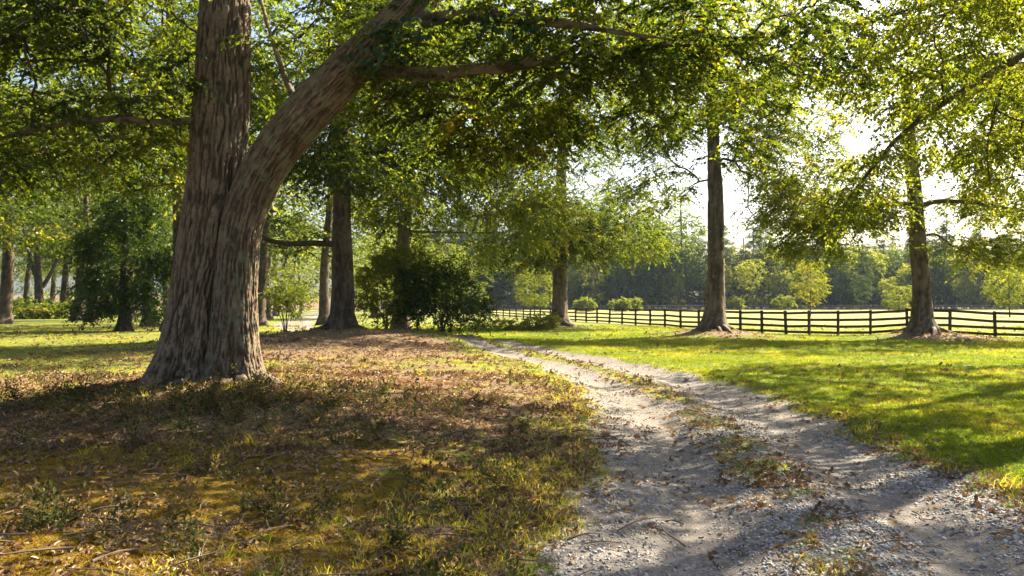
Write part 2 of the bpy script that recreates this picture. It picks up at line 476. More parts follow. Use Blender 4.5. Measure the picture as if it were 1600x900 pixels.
def sprays(mb, A, Dir, rng, n_twig=5, n_leaf=12, length=.7, leaf=(.1, .055), droop=.25, flat=.35, full=False, twig_mb=None, tint_bias=0.0, spread=1.9):
    """Leafy sprays at points A heading Dir: fans of twiglets with alternating leaves, held roughly level."""
    m = len(A)
    st = np.clip(rng.normal(.42 + tint_bias, .17, m), 0, 1)
    az0 = np.arctan2(Dir[:, 1], Dir[:, 0])
    az = az0[:, None] + rng.uniform(-spread, spread, (m, n_twig))
    el = rng.normal(0, flat, (m, n_twig)) - droop * .6
    tl = length * rng.uniform(.55, 1.15, (m, n_twig))
    td = np.stack([np.cos(az) * np.cos(el), np.sin(az) * np.cos(el), np.sin(el)], -1)          # m,t,3
    start = A[:, None, :] + rng.normal(0, length * .16, (m, n_twig, 3)) * np.array([1, 1, .6])
    t = (np.arange(n_leaf)[None, None] + rng.uniform(0, 1, (m, n_twig, n_leaf))) / n_leaf
    P = start[:, :, None, :] + td[:, :, None, :] * (tl[:, :, None] * t)[..., None]
    P[..., 2] -= droop * tl[:, :, None] * t * t * .8
    sgn = np.where(np.arange(n_leaf) % 2 == 0, 1.0, -1.0)[None, None, :, None]
    perp = np.stack([-np.sin(az), np.cos(az), np.zeros_like(az)], -1)[:, :, None, :]
    D = td[:, :, None, :] * .75 + perp * sgn * .8 + rng.normal(0, .28, P.shape)
    D[..., 2] -= droop
    Nn = np.array([0, 0, 1.0]) + rng.normal(0, .55, P.shape)
    s = rng.uniform(.65, 1.2, P.shape[:3])
    tint = np.clip(st[:, None, None] + rng.normal(0, .13, P.shape[:3]), 0, 1)
    leaves(mb, P.reshape(-1, 3), D.reshape(-1, 3), Nn.reshape(-1, 3), leaf[0] * s.ravel(), leaf[1] * s.ravel() * rng.uniform(.8, 1.2, s.size), tint.ravel(), full)
    if twig_mb is not None:
        a = start.reshape(-1, 3); e = a + (td * tl[..., None]).reshape(-1, 3); e[:, 2] -= (droop * tl * .8).ravel()
        mid = (a + e) / 2; mid[:, 2] += .1 * droop * tl.ravel()
        w = np.array([[.005, 0, 0], [-.0025, .0043, 0], [-.0025, -.0043, 0]]) * (length / .6)
        V = np.concatenate([a[:, None] + w, mid[:, None] + w * .7, e[:, None] + w * .25], 1).reshape(-1, 3)
        k = np.arange(len(a))[:, None] * 9
        Q = np.vstack([k + np.array([[r + i, r + (i + 1) % 3, r + 3 + (i + 1) % 3, r + 3 + i]]) for r in (0, 3) for i in range(3)])
        twig_mb.add(V, Q, bark=V * .2, furrow=np.zeros(len(V)))

def blob_points(rng, ells, spacing, zmin=None, shell=.35, gap=.40, gs=None):
    """Points spread through ellipsoids (cx,cy,cz,rx,ry,rz,n): kept apart, fewer in the core."""
    out = []
    gs = gs or spacing * 3.0
    for cx, cy_, cz, rx, ry, rz, n in ells:
        k = 0; tries = 0; loc = np.empty((0, 3))
        while k < n and tries < n * 12:
            tries += 1
            v = rng.normal(0, 1, 3); v /= np.linalg.norm(v)
            r = rng.uniform(shell, 1) ** (1 / 2.2)
            p = np.array([cx, cy_, cz]) + v * r * np.array([rx, ry, rz])
            if zmin is not None and p[2] < zmin: continue
            if gap and float(fbm(p[:1] / gs, p[1:2] / gs, p[2:] / gs * 1.6, octaves=2, seed=77)[0]) < gap + .06: continue
            if k and np.min(np.sum((loc - p) ** 2, 1)) < spacing ** 2: continue
            loc = np.vstack([loc, p]); k += 1
        out.append(loc)
    return np.vstack(out)

class Skeleton:
    """Branches grown towards points; every node keeps its parent, radii follow from what it carries."""
    def __init__(s):
        s.p, s.par, s.fix, s.chains, s.plen, s.can, s.n = np.empty((60000, 3)), [], [], [], np.zeros(60000), np.zeros(60000, bool), 0
    def node(s, p, par, fix=None, can=True):
        i = s.n; s.p[i] = p; s.par.append(par); s.fix.append(fix)
        s.plen[i] = 0 if par < 0 else s.plen[par] + np.linalg.norm(s.p[i] - s.p[par])
        s.can[i] = can; s.n += 1
        return i
    def stem(s, pts, radii, parent=-1, can_from=0.0):
        ch = [] if parent < 0 else [parent]
        L = len(pts)
        for k, (p, r) in enumerate(zip(pts, radii)):
            ch.append(s.node(p, ch[-1] if ch else -1, r, k / max(1, L - 1) >= can_from))
        s.chains.append((ch, True))
        return ch
    def nearest(s, p):
        return int(np.argmin(np.sum((s.p[:s.n] - np.asarray(p)) ** 2, 1)))
    def grow(s, pts, rng, step=.5, wander=.08, arch=.12, along=.22, below=.6):
        d0 = np.min(np.linalg.norm(pts[:, None] - s.p[None, :s.n][:, ::1][:, s.can[:s.n]], axis=2), 1) if len(pts) else []
        for i in np.argsort(d0):
            a = pts[i]
            q = s.p[:s.n]
            d = np.linalg.norm(q - a, axis=1)
            cost = d + along * s.plen[:s.n] * .5 + below * np.maximum(0, q[:, 2] - a[2]) + np.where(s.can[:s.n], 0, 1e6)
            j = int(np.argmin(cost)); p0 = q[j].copy(); dist = d[j]
            if dist < 1e-3: continue
            k = max(2, int(math.ceil(dist / step)))
            par = s.par[j]
            pd = (p0 - s.p[par]) if par >= 0 else np.array([0, 0, 1.0])
            pd = pd / (np.linalg.norm(pd) + 1e-9)
            ctrl = p0 + (a - p0) * .45 + pd * dist * .18 + np.array([0, 0, arch * dist])
            ch = [j]
            jit = rng.normal(0, wander * min(dist, 2.0) / math.sqrt(k), (k, 3)).cumsum(0)
            jit -= np.linspace(0, 1, k)[:, None] * jit[-1]
            for t in range(1, k + 1):
                u = t / k
                p = (1 - u) ** 2 * p0 + 2 * u * (1 - u) * ctrl + u * u * a + jit[t - 1]
                ch.append(s.node(p, ch[-1]))
            s.chains.append((ch, False))
    def radii(s, tip=.008, e=2.2, rmax=1e9):
        n = s.n; acc = np.zeros(n)
        r = np.zeros(n); kids = np.zeros(n, int)
        for i in range(n):
            if s.par[i] >= 0: kids[s.par[i]] += 1
        for i in range(n - 1, -1, -1):
            v = acc[i] if kids[i] else tip ** e
            r[i] = min(v ** (1 / e), rmax) if s.fix[i] is None else s.fix[i]
            if s.par[i] >= 0: acc[s.par[i]] += max(v, tip ** e) * 1.0 + (tip * .25) ** e
        return r
    def mesh_into(s, mb, r, rmin=0.0, skip_fixed=False):
        for ch, fixed in s.chains:
            if fixed and skip_fixed: continue
            idx = np.array(ch); rr = r[idx].copy()
            if not fixed: rr[0] = min(rr[0], rr[1] * 1.25)
            keep = rr >= rmin
            if keep.sum() < 2: continue
            last = np.nonzero(keep)[0][-1] + 1
            idx = idx[:last]; rr = rr[:last]
            if len(idx) < 2: continue
            big = rr.max()
            sides = 14 if big > .2 else 9 if big > .08 else 6 if big > .03 else 4
            tube(mb, s.p[idx], rr, sides, cap=True, l0=float(idx[0]) * .37)
    def tip_dirs(s, pts):
        """Heading of the branch that ends at each point."""
        D = np.zeros_like(pts)
        for i, p in enumerate(pts):
            j = s.nearest(p); q = s.par[j]
            q = s.par[q] if q >= 0 and s.par[q] >= 0 else q
            D[i] = s.p[j] - s.p[q] if q >= 0 else (0, 0, 1)
        return D

def trunk_path(base, top, bend=.15, n=14, rng=RNG):
    b, t = np.asarray(base, float), np.asarray(top, float)
    u = np.linspace(0, 1, n)[:, None]
    w = rng.normal(0, bend, 3) * np.array([1, 1, 0]); w2 = rng.normal(0, bend * .6, 3) * np.array([1, 1, 0])
    return b + (t - b) * u + np.sin(u * np.pi) * w + np.sin(u * 2 * np.pi) * w2

def flare_r(r0, r1, n, h, flare=.75, fh=.45):
    z = np.linspace(0, h, n)
    return r0 + (r1 - r0) * (z / h) ** .9 + r0 * flare * np.exp(-z / fh)

def bark_disp(amp, freq, seed, lobes=5, lobe_amp=.0, fh=.5, zbase=0):
    def f(bx, by, bz, th, d, P):
        w = (vnoise(bx * 5, by * 5, bz * 3.0, seed + 5) - .5) * 2.2 / freq + (vnoise(bx * 9, by * 9, bz * 8, seed + 6) - .5) * .9 / freq
        a = vnoise((bx + w) * freq, (by + w) * freq, bz * freq * .11, seed)
        b = vnoise(bx * freq * .5, by * freq * .5, bz * freq * .75, seed + 2)
        c = vnoise((bx - w) * freq * 2.1, (by - w) * freq * 2.1, bz * freq * .4, seed + 3)
        h = sstep(.32, .60, a) * (.62 + .38 * sstep(.28, .45, b)) * .8 + .2 * c
        low = vnoise(bx * 1.6, by * 1.6, bz * .5, seed + 9) - .5
        lob = lobe_amp * np.exp(-np.maximum(bz - zbase, 0) / fh) * (np.sin(lobes * th[None] + 1.3 * seed) + .6 * np.sin((lobes * 2 - 1) * th[None] + seed))
        return (h - .5) * amp + low * amp * 2.0 + lob, h - .45
    return f

def dense_path(pts, n):
    return spline(pts, n)

def make_tree(name, label, cat, base, top, r0, r1, ells, leafmat, barkmat, rng, spacing=.8, spray=None, group=None, extra_stems=(), limb_paths=(), can_from=.45,
              branch_rmin=.012, step=.6, flare=.7, fh=.4, sides_fine=None, zmin=None, arch=.12, tip=.010, bend=.15, below=.6, shell=.35, path=None, gap=.40, roots=0):
    """A tree whose trunk runs base->top, with limbs grown to crown points; trunk, branches and crown are its parts."""
    root = thing(name, label, cat, base, group)
    n = 22
    if path is not None: tp = spline(path, n)
    else: tp = trunk_path(base, top, bend, n, rng)
    h = np.linalg.norm(tp[-1] - tp[0])
    tr = flare_r(r0, r1, n, h, flare, fh)
    sk = Skeleton()
    sk.stem(tp, tr, can_from=can_from)
    for pth, ra, rb in extra_stems:
        q = spline(pth, 16); j = sk.nearest(q[0])
        sk.stem(q[1:], np.linspace(ra, rb, 15), parent=j, can_from=.25)
    for pth, ra, rb in limb_paths:
        q = spline(pth, 14); j = sk.nearest(q[0])
        sk.stem(q[1:], np.linspace(ra, rb, 13), parent=j, can_from=.3)
    A = blob_points(rng, ells, spacing, zmin, shell, gap)
    if len(limb_paths):
        ext = []
        for pth, ra, rb in limb_paths:
            q = spline(pth, 40)[14:]; n_ = int(np.linalg.norm(q[-1] - q[0]) / spacing * 2.2)
            ext.append(q[rng.integers(0, len(q), n_)] + rng.normal(0, spacing * .8, (n_, 3)))
        A = np.vstack([A] + ext)
    sk.grow(A, rng, step=step, arch=arch, below=below)
    r = sk.radii(tip, rmax=r1 * .75)
    # trunk: fine ringed tube with bark relief
    mt = MB()
    m_h = max(30, int(h / .09)); sd_ = sides_fine or 36
    P = spline(tp, m_h); zz = np.linspace(0, h, m_h)
    R = np.interp(zz, np.linspace(0, h, n), tr)
    lift = P.copy(); lift[0, 2] -= .35
    tube(mt, lift, R, sd_, disp=bark_disp(min(.05, r0 * .11), min(14, 4.2 / max(.12, r0)), int(abs(base[0] * 7)) + 3, 5, r0 * .26, fh))
    link("trunk", mt.mesh("trunk", True, base), barkmat, root)
    for k in range(roots):
        az_ = k * 2 * np.pi / roots + rng.normal(0, .25); uu = np.linspace(0, 1, 16); ln = rng.uniform(1.0, 2.2) * (r0 / .5)
        bendy = rng.normal(0, .3) * uu
        xx = base[0] + np.cos(az_ + bendy) * (r0 * .8 + ln * uu); yy = base[1] + np.sin(az_ + bendy) * (r0 * .8 + ln * uu)
        mr_ = MB(); tube(mr_, np.stack([xx, yy, ground_z(xx, yy) + .28 * (1 - uu) ** 2.2 - .06 - .10 * uu ** 2], 1), r0 * .32 * (1 - .75 * uu), 10, disp=bark_disp(.03, 14, 70 + k))
        link("root", mr_.mesh("root", True, base), barkmat, root)
    for ch, fixed in sk.chains[1:]:
        if fixed:
            ml_b = MB(); idx = np.array(ch); rr = r[idx].copy(); rr[0] = min(rr[0], rr[1] * 1.2)
            tube(ml_b, sk.p[idx], rr, 14 if rr.max() > .1 else 9, l0=float(idx[0]) * .37)
            link("limb", ml_b.mesh("limb", True, base), barkmat, root)
    sk.chains = [c for c in sk.chains if not c[1]]
    mb = MB(); sk.mesh_into(mb, r, branch_rmin)
    if mb.v: link("branches", mb.mesh("branches", True, base), barkmat, root)
    sp = dict(n_twig=5, n_leaf=10, length=.8, leaf=(.2, .12), droop=.25)
    sp.update(spray or {})
    ml = MB(); sprays(ml, A, sk.tip_dirs(A), rng, **sp)
    link("crown", ml.mesh("crown", False, base), leafmat, root)
    return root, sk, A

# ------------------------------------------------------------------ the big two-stemmed oak
def big_oak():
    rng = np.random.default_rng(21)
    bz = gz(*OAK)
    root = thing("oak_tree", "huge old oak with furrowed trunk and thick leaning second stem on a litter mound", "tree", (OAK[0], OAK[1], bz))
    org = (OAK[0], OAK[1], bz)
    Yo = 13.2
    # upright stem
    lp = [(*at(292, 640, Yo)[:2], bz - .35), at(300, 560, Yo), at(308, 490, Yo), at(318, 400, Yo), at(333, 300, Yo), at(341, 200, Yo), at(346, 100, Yo), at(349, 0, Yo + .05), at(352, -140, Yo + .2), (-4.4, 13.6, 11.5), (-4.2, 13.9, 14.5)]
    lr = [.58, .48, .44, .43, .455, .46, .43, .40, .36, .26, .12]
    P = spline(lp, 420); Rr = spline([(r,) for r in lr], 420)[:, 0]
    L = np.concatenate([[0], np.cumsum(np.linalg.norm(np.diff(P, axis=0), axis=1))])
    Rr = Rr + .24 * np.exp(-L / .45)
    def disp(seed, la, lobes):
        base = bark_disp(.040, 44, seed, lobes, la, .42, .25)
        return base
    m1 = MB(); tube(m1, P, Rr, 340, disp=disp(4, .10, 4))
    link("trunk", m1.mesh("trunk", True, org), M['oak_bark'], root)
    # leaning stem
    rp = [(*at(366, 640, Yo - .15)[:2], bz - .35), at(367, 560, Yo - .15), at(367, 500, Yo - .16), at(370, 420, Yo - .18), at(380, 340, Yo - .22), at(412, 262, Yo - .3), at(465, 190, Yo - .45), at(540, 110, Yo - .6), at(598, 52, Yo - .8), at(655, -8, Yo - .9), at(735, -95, Yo - 1.0), (-.2, 12.2, 8.6), (.8, 12.0, 10.2)]
    rr = [.46, .39, .37, .35, .34, .345, .35, .32, .28, .25, .22, .16, .07]
    P2 = spline(rp, 420); R2 = spline([(r,) for r in rr], 420)[:, 0]
    L2 = np.concatenate([[0], np.cumsum(np.linalg.norm(np.diff(P2, axis=0), axis=1))])
    R2 = R2 + .20 * np.exp(-L2 / .45)
    m2 = MB(); tube(m2, P2, R2, 290, disp=bark_disp(.030, 46, 8, 4, .09, .42, .25))
    link("leaning_stem", m2.mesh("leaning_stem", True, org), M['limb_bark'], root)
    # surface roots running out into the litter
    for k, (az_, ln, rr_) in enumerate(((3.3, 1.3, .15), (3.9, 1.6, .14), (4.5, 1.1, .13), (5.0, 1.5, .15), (5.6, 1.2, .12), (6.1, 1.5, .13), (2.7, 1.2, .14))):
        cx, cy_ = ((P[40] if math.cos(az_) < .1 else P2[40])[:2])
        uu = np.linspace(0, 1, 26); bendy = .35 * np.sin(uu * 3 + k)
        xx = cx + np.cos(az_ + bendy) * (.30 + ln * uu); yy = cy_ + np.sin(az_ + bendy) * (.30 + ln * uu)
        zz_ = ground_z(xx, yy) + .16 * (1 - uu) ** 2.2 - .085 - .10 * uu ** 2
        mr_ = MB(); tube(mr_, np.stack([xx, yy, zz_], 1), rr_ * .8 * (1 - .75 * uu), 18, disp=bark_disp(.03, 25, 50 + k))
        link("root", mr_.mesh("root", True, org), M['oak_bark'], root)
    # skeleton that carries limbs and twigs
    sk = Skeleton()
    sk.stem(P[::12], Rr[::12], can_from=.38)
    j = sk.nearest(P2[14]); sk.stem(P2[14::12], R2[14::12], parent=0, can_from=.42)
    limbs = [
        ([at(552, 100, 12.55), at(600, 109, 12.4), at(660, 115, 12.2), at(740, 108, 12.0), at(830, 97, 11.7), at(920, 87, 11.5), at(1010, 74, 11.3), at(1080, 70, 11.3), at(1140, 72, 11.4)], .135, .010),
        ([at(615, 38, 12.4), at(690, 24, 12.1), at(770, 22, 11.7), at(860, 32, 11.3), at(940, 44, 11.1), at(1020, 56, 11.0), at(1080, 62, 11.0)], .115, .008),
        ([at(345, 235, 13.3), at(270, 222, 13.9), at(180, 214, 14.4), at(90, 208, 14.8), at(-30, 214, 15.2), at(-130, 226, 15.4)], .05, .015),
        ([at(342, 180, 13.3), at(260, 190, 12.6), at(150, 186, 12.0), at(40, 205, 11.6), at(-60, 235, 11.2)], .055, .02),
        ([at(352, -60, 13.3), at(250, -80, 13.4), at(120, -60, 13.6), at(0, -20, 13.8), at(-140, 30, 14)], .14, .03),
        ([at(470, 178, 12.75), at(440, 110, 13.6), at(420, 50, 14.2), at(400, -20, 14.6)], .07, .03),
        ([at(640, 0, 12.3), at(740, -70, 11.4), at(900, -110, 10.4), at(1060, -90, 9.8), at(1220, -50, 9.4)], .15, .04),
        ([at(353, -150, 13.4), at(480, -260, 11.5), at(640, -330, 9.5), at(820, -330, 8.2)], .15, .05),
    ]
    for k, (pth, ra, rb) in enumerate(limbs):
        q = spline(pth, 30); jn = sk.nearest(q[0])
        rad = np.linspace(ra, rb, 30)
        sk.stem(q[1::2], rad[1::2], parent=jn, can_from=.12)
        mm = MB(); tube(mm, spline(pth, 90), np.interp(np.linspace(0, 1, 90), np.linspace(0, 1, 30), rad) * (1 + .06 * np.sin(np.arange(90) * .7 + k)), 26 if k < 2 else 14, disp=bark_disp(.03 if k < 2 else .015, 14, 30 + k))
        link("limb", mm.mesh("limb", True, org), M['limb_bark'], root)
    nfix = len(sk.chains)
    A = blob_points(rng, [(-8.4, 14.2, 5.7, 3.9, 3.8, 1.75, 330), (-6.6, 11.2, 6.4, 2.2, 1.6, 1.0, 110), (-2.4, 13.8, 6.4, 2.1, 2.4, 1.35, 150), (.4, 13.0, 5.6, 2.9, 2.1, 1.15, 125),
                          (2.8, 11.9, 5.8, 2.2, 1.8, 1.3, 62), (3.9, 15.2, 6.3, 2.8, 2.0, 1.7, 100), (-.6, 13.6, 4.7, 1.9, 1.2, .55, 60)], .30, shell=.15, gap=.43)
    along = []
    for k, n_ in ((0, 46), (1, 40), (2, 26), (3, 26), (6, 30)):
        q = spline(limbs[k][0], 60)[18:]
        along.append(q[rng.integers(0, len(q), n_)] + rng.normal(0, .30, (n_, 3)))
    A = np.vstack([A] + along)
    sk.grow(A, rng, step=.28, wander=.16, arch=.10, below=.35)
    B = blob_points(rng, [(-2, 13.5, 11.0, 7.0, 6.0, 3.0, 50), (3.6, 10.6, 8.6, 5.0, 4.6, 1.2, 24), (-9.5, 13, 8.6, 3.8, 5, 1.4, 12), (-1, 7.5, 8.3, 4.5, 2.6, 1.0, 22)], .55, shell=.2, gap=.36)
    sk.grow(B, rng, step=.6, wander=.12, below=.35)
    r = sk.radii(.0055, rmax=.10)
    sk.chains = sk.chains[nfix:]
    mb = MB(); sk.mesh_into(mb, r, .0)
    tw = MB(); ml = MB()
    DA, DB = sk.tip_dirs(A), sk.tip_dirs(B)
    sprays(ml, A, DA, rng, n_twig=6, n_leaf=17, length=.58, leaf=(.088, .05), droop=.35, flat=.22, full=True, twig_mb=mb)
    sprays(ml, B, DB, rng, n_twig=5, n_leaf=13, length=.8, leaf=(.15, .085), droop=.25)
    link("branches", mb.mesh("branches", True, org), M['dark_bark'], root)
    link("crown", ml.mesh("crown", False, org), M['oak_leaf'], root)
    # ivy clinging to the leaning stem and the upper limb
    iv = MB(); pts = []
    for c, n_, s_ in (((570, 85, 12.1), 16, .3), ((610, 60, 11.9), 45, .36), ((645, 40, 11.9), 22, .28), ((700, 24, 11.9), 12, .3), ((770, 25, 11.55), 35, .3), ((820, 30, 11.3), 34, .3)):
        p = np.array(at(*c)); pts.append(p + rng.normal(0, s_ * .6, (n_, 3)) * np.array([1.2, .5, .8]))
    pts = np.vstack(pts)
    leaves(iv, pts, np.array([0, -.3, -1.0]) + rng.normal(0, .5, pts.shape), np.array([0, -1., .5]) + rng.normal(0, .5, pts.shape), rng.uniform(.10, .19, len(pts)), rng.uniform(.07, .12, len(pts)), rng.uniform(0, 1, len(pts)), True)
    link("ivy", iv.mesh("ivy", False, org), M['ivy_leaf'], root)
big_oak()

# ------------------------------------------------------------------ overhanging tree whose trunk is out of the frame
def gbase(px, Yd):
    x = (px - 800) / FPX * Yd
    return (x, Yd, gz(x, Yd))
rng = np.random.default_rng(5)
R1 = np.random.default_rng(31)
make_tree("overhanging_tree", "small-leaved tree reaching yellow green drooping boughs over the lawn beside the gravel bend", "tree", (12.6, 14.6, gz(12.6, 14.6)), (12.3, 14.4, 13.5), .36, .14,
          [(8.0, 13.6, 5.75, 2.7, 2.3, 1.55, 165), (6.3, 12.8, 6.4, 1.8, 1.8, 1.0, 65), (9.5, 14, 4.3, 1.6, 1.6, .9, 40), (12.5, 14.2, 9.0, 4.6, 4.6, 3.0, 150), (8.2, 12.6, 8.6, 2.6, 3.2, 1.2, 50), (12.5, 11.0, 7.4, 3.4, 2.6, 1.6, 100), (9.3, 11.4, 8.9, 3.4, 2.4, 1.1, 170), (8.4, 18.5, 9.4, 3.4, 2.8, 1.2, 75)], M['beech_leaf'], M['dark_bark'], R1, spacing=.3,
          spray=dict(n_twig=6, n_leaf=14, length=.55, leaf=(.085, .05), droop=.5, tint_bias=.12), branch_rmin=.004, step=.3, tip=.0055, below=.2, can_from=.3,
          limb_paths=[([(12.4, 14.5, 6.2), at(1700, 40, 14.0), at(1600, 85, 13.6), at(1500, 145, 13.2), at(1410, 210, 12.9), at(1350, 280, 12.7), at(1320, 320, 12.6)], .085, .012),
                      ([at(1575, 105, 13.5), at(1562, 160, 13.3), at(1545, 230, 13.2), at(1548, 280, 13.1)], .03, .008),
                      ([(12.4, 14.5, 7.2), at(1650, -25, 14.2), at(1500, -5, 14.0), at(1400, 20, 13.9), at(1320, 48, 13.8)], .07, .012)])
R1 = np.random.default_rng(32)
make_tree("shade_tree", "broad tree standing on the open lawn between gravel bend and paddock fence", "tree", (19.6, 23.5, gz(19.6, 23.5)), (19.6, 23.5, 15), .42, .15,
          [(18.0, 23.0, 9.2, 7.0, 6.0, 1.9, 190), (18.5, 23.5, 12.5, 4, 4, 1.6, 40)], M['mid_leaf'], M['grey_bark'], R1, spacing=.7, spray=dict(n_twig=6, n_leaf=12, length=1.1, leaf=(.2, .12)), branch_rmin=.02)
R1 = np.random.default_rng(33)
make_tree("edge_tree", "tree with long level leafy boughs behind the huge oak, shading the grass", "tree", (-17.5, 23.5, gz(-17.5, 23.5)), (-17.2, 23.4, 15), .42, .15,
          [(-12.6, 22.5, 8.6, 5.2, 3.2, 2.6, 330), (-10.5, 23.5, 5.9, 3.0, 2.2, .8, 60), (-15.5, 21.5, 6.0, 3.0, 2.5, 1.1, 80), (-8.0, 24.5, 10.0, 3.0, 2.5, 2.0, 90)], M['oak_leaf'], M['dark_bark'], R1, spacing=.55,
          spray=dict(n_twig=6, n_leaf=15, length=.85, leaf=(.125, .075), droop=.3, flat=.22), branch_rmin=.012, can_from=.28, below=.2, gap=.37,
          limb_paths=[([(-17.4, 23.5, 5.2), (-14.8, 22.5, 6.2), (-12.2, 21.8, 6.5), (-9.6, 21.4, 6.3)], .12, .03), ([(-17.4, 23.5, 6.2), (-14.5, 23.4, 7.6), (-11.5, 23.4, 8.1), (-8.8, 23.2, 7.9)], .12, .03)])

# ------------------------------------------------------------------ trees round the drive and along the fence
SP = dict(n_twig=6, n_leaf=15, length=1.15, leaf=(.17, .10), droop=.35)
R1 = np.random.default_rng(41)
b = gbase(535, 33.0)
make_tree("drive_tree", "dark trunked tree on a bare litter bank, bough reaching towards the oak", "tree", b, (b[0] - .0, 33.2, 15), .47, .2,
          [(-4.0, 28.8, 11, 3.5, 2.6, 2.0, 80), (-8.0, 33.5, 9.0, 3.6, 3.5, 2.6, 230), (-5.2, 32.5, 7.6, 3.4, 3.0, 1.7, 200), (-9.5, 33, 13, 5, 5, 3, 110), (-3.4, 32.0, 5.9, 2.0, 1.8, 1.0, 80)], M['mid_leaf'], M['dark_bark'], R1, spacing=.6, spray=dict(SP, tint_bias=-.12),
          limb_paths=[([at(530, 382, 33.1), at(490, 380, 32.6), at(450, 381, 32.2), at(415, 374, 32.0), at(398, 360, 31.9)], .13, .08)], branch_rmin=.016, can_from=.4, flare=.5, fh=.5, bend=.05, roots=7)
b = gbase(627, 38.0)
R1 = np.random.default_rng(42)
make_tree("fanning_tree", "pale trunked tree rising behind the rounded bush, its upper limbs fanning out", "tree", b, None, .42, .2,
          [(-4.2, 38, 9.0, 3.4, 3.4, 2.2, 180), (-.6, 37.4, 7.2, 3.0, 2.4, 1.7, 220), (1.3, 36.6, 5.6, 1.9, 1.8, 1.0, 110), (-3.5, 38, 14.5, 5.5, 5, 3.0, 130), (-6.5, 38.5, 7, 2, 2, 1.4, 60)], M['beech_leaf'], M['grey_bark'], R1, spacing=.6, spray=dict(SP, tint_bias=.05, droop=.5),
          path=[b, at(628, 420, 38), at(634, 330, 38), at(642, 240, 38), at(650, 170, 38)], can_from=.5, bend=.05, branch_rmin=.014,
          limb_paths=[([at(646, 200, 38), at(668, 165, 38), at(690, 120, 38), at(700, 60, 38)], .16, .08), ([at(645, 215, 38), at(615, 170, 38.2), at(595, 120, 38.4), at(590, 40, 38.6)], .16, .08),
                      ([at(648, 190, 38), at(640, 130, 37.8), at(650, 50, 37.6)], .15, .07), ([at(640, 255, 38), at(690, 225, 37.7), at(750, 150, 37.3), at(790, 60, 37)], .15, .06),
                      ([at(634, 362, 38), at(700, 363, 37.6), at(770, 364, 37.2)], .07, .03), ([at(633, 355, 38), at(600, 345, 37.6), at(575, 352, 37.2)], .08, .03)])
b = gbase(874, 56.5)
R1 = np.random.default_rng(43)
make_tree("lawn_tree", "round crowned tree on the sunny lawn where the far end of the board fence begins", "tree", b, (b[0] + .2, 56.5, 17), .56, .22,
          [(3.6, 56.5, 10.5, 6.2, 5.5, 5.0, 270), (3.2, 55.2, 7.0, 3.6, 2.0, 2.2, 90), (7.5, 55.5, 6.6, 3.6, 3.2, 2.0, 130), (.6, 55.5, 5.6, 3.2, 3, 1.6, 120), (4.0, 57, 18, 5.0, 4.5, 3, 120)], M['mid_leaf'], M['grey_bark'], R1, spacing=.7, spray=dict(SP, length=1.4, leaf=(.21, .12), tint_bias=.05),
          branch_rmin=.03, can_from=.3, flare=.55, bend=.05, below=.2, roots=6)
b = gbase(1116, 42.7)
R1 = np.random.default_rng(44)
make_tree("tall_tree", "tall straight trunk with few side twigs in a raised ring of litter", "tree", b, (b[0] - .3, 42.7, 19), .50, .22,
          [(9.8, 42, 15.0, 5.5, 5, 3.6, 230), (14.6, 42.0, 9.6, 3.0, 3.0, 1.5, 120), (7.6, 41.5, 11.2, 2.6, 2.4, 1.6, 90), (14.6, 42, 7.0, 2.6, 2, 1.5, 100), (7.6, 42.2, 8.2, 2.2, 1.6, 1.5, 70), (12.8, 42, 12.0, 2.4, 2.2, 1.6, 70)], M['beech_leaf'], M['grey_bark'], R1, spacing=.6, spray=dict(SP, tint_bias=-.05),
          branch_rmin=.016, can_from=.42, flare=.6, fh=.5, bend=.12, below=.15, roots=8)
b = gbase(1440, 39.4)
R1 = np.random.default_rng(45)
make_tree("spreading_tree", "thin-foliaged yellowing tree with long level boughs standing against the board fence", "tree", b, (b[0] - .1, 39.4, 12), .48, .24,
          [(16.0, 39, 7.4, 3.6, 3.0, 1.7, 95), (25.5, 39, 7.4, 4.0, 3.5, 1.9, 110), (20.6, 38.8, 11.0, 6.0, 5, 3.0, 120), (14.6, 39, 5.0, 1.7, 1.4, 1.0, 40), (24.2, 38.5, 4.4, 2.6, 2.0, .8, 45), (17.5, 38.8, 6.1, 2.0, 1.6, .5, 30)], M['beech_leaf'], M['grey_bark'], R1, spacing=.55, spray=dict(SP, tint_bias=.15, leaf=(.18, .11)),
          branch_rmin=.014, flare=.6, fh=.5, bend=.04, can_from=.5, below=.15, roots=8, path=[b, at(1440, 440, 39.4), at(1434, 370, 39.4), at(1430, 300, 39.4), at(1424, 230, 39.4), at(1420, 120, 39.4)],
          limb_paths=[([at(1428, 320, 39.4), at(1380, 318, 39.0), at(1320, 330, 38.6), at(1270, 328, 38.2), at(1225, 345, 38.0)], .13, .03), ([at(1430, 325, 39.4), at(1470, 314, 39), at(1530, 318, 38.6), at(1600, 330, 38.2), at(1680, 350, 38)], .13, .04),
                      ([at(1436, 372, 39.4), at(1462, 366, 39), at(1490, 385, 38.6), at(1530, 400, 38.2)], .07, .02), ([at(1330, 328, 38.6), at(1290, 355, 38.3), at(1272, 390, 38.1)], .05, .015)])

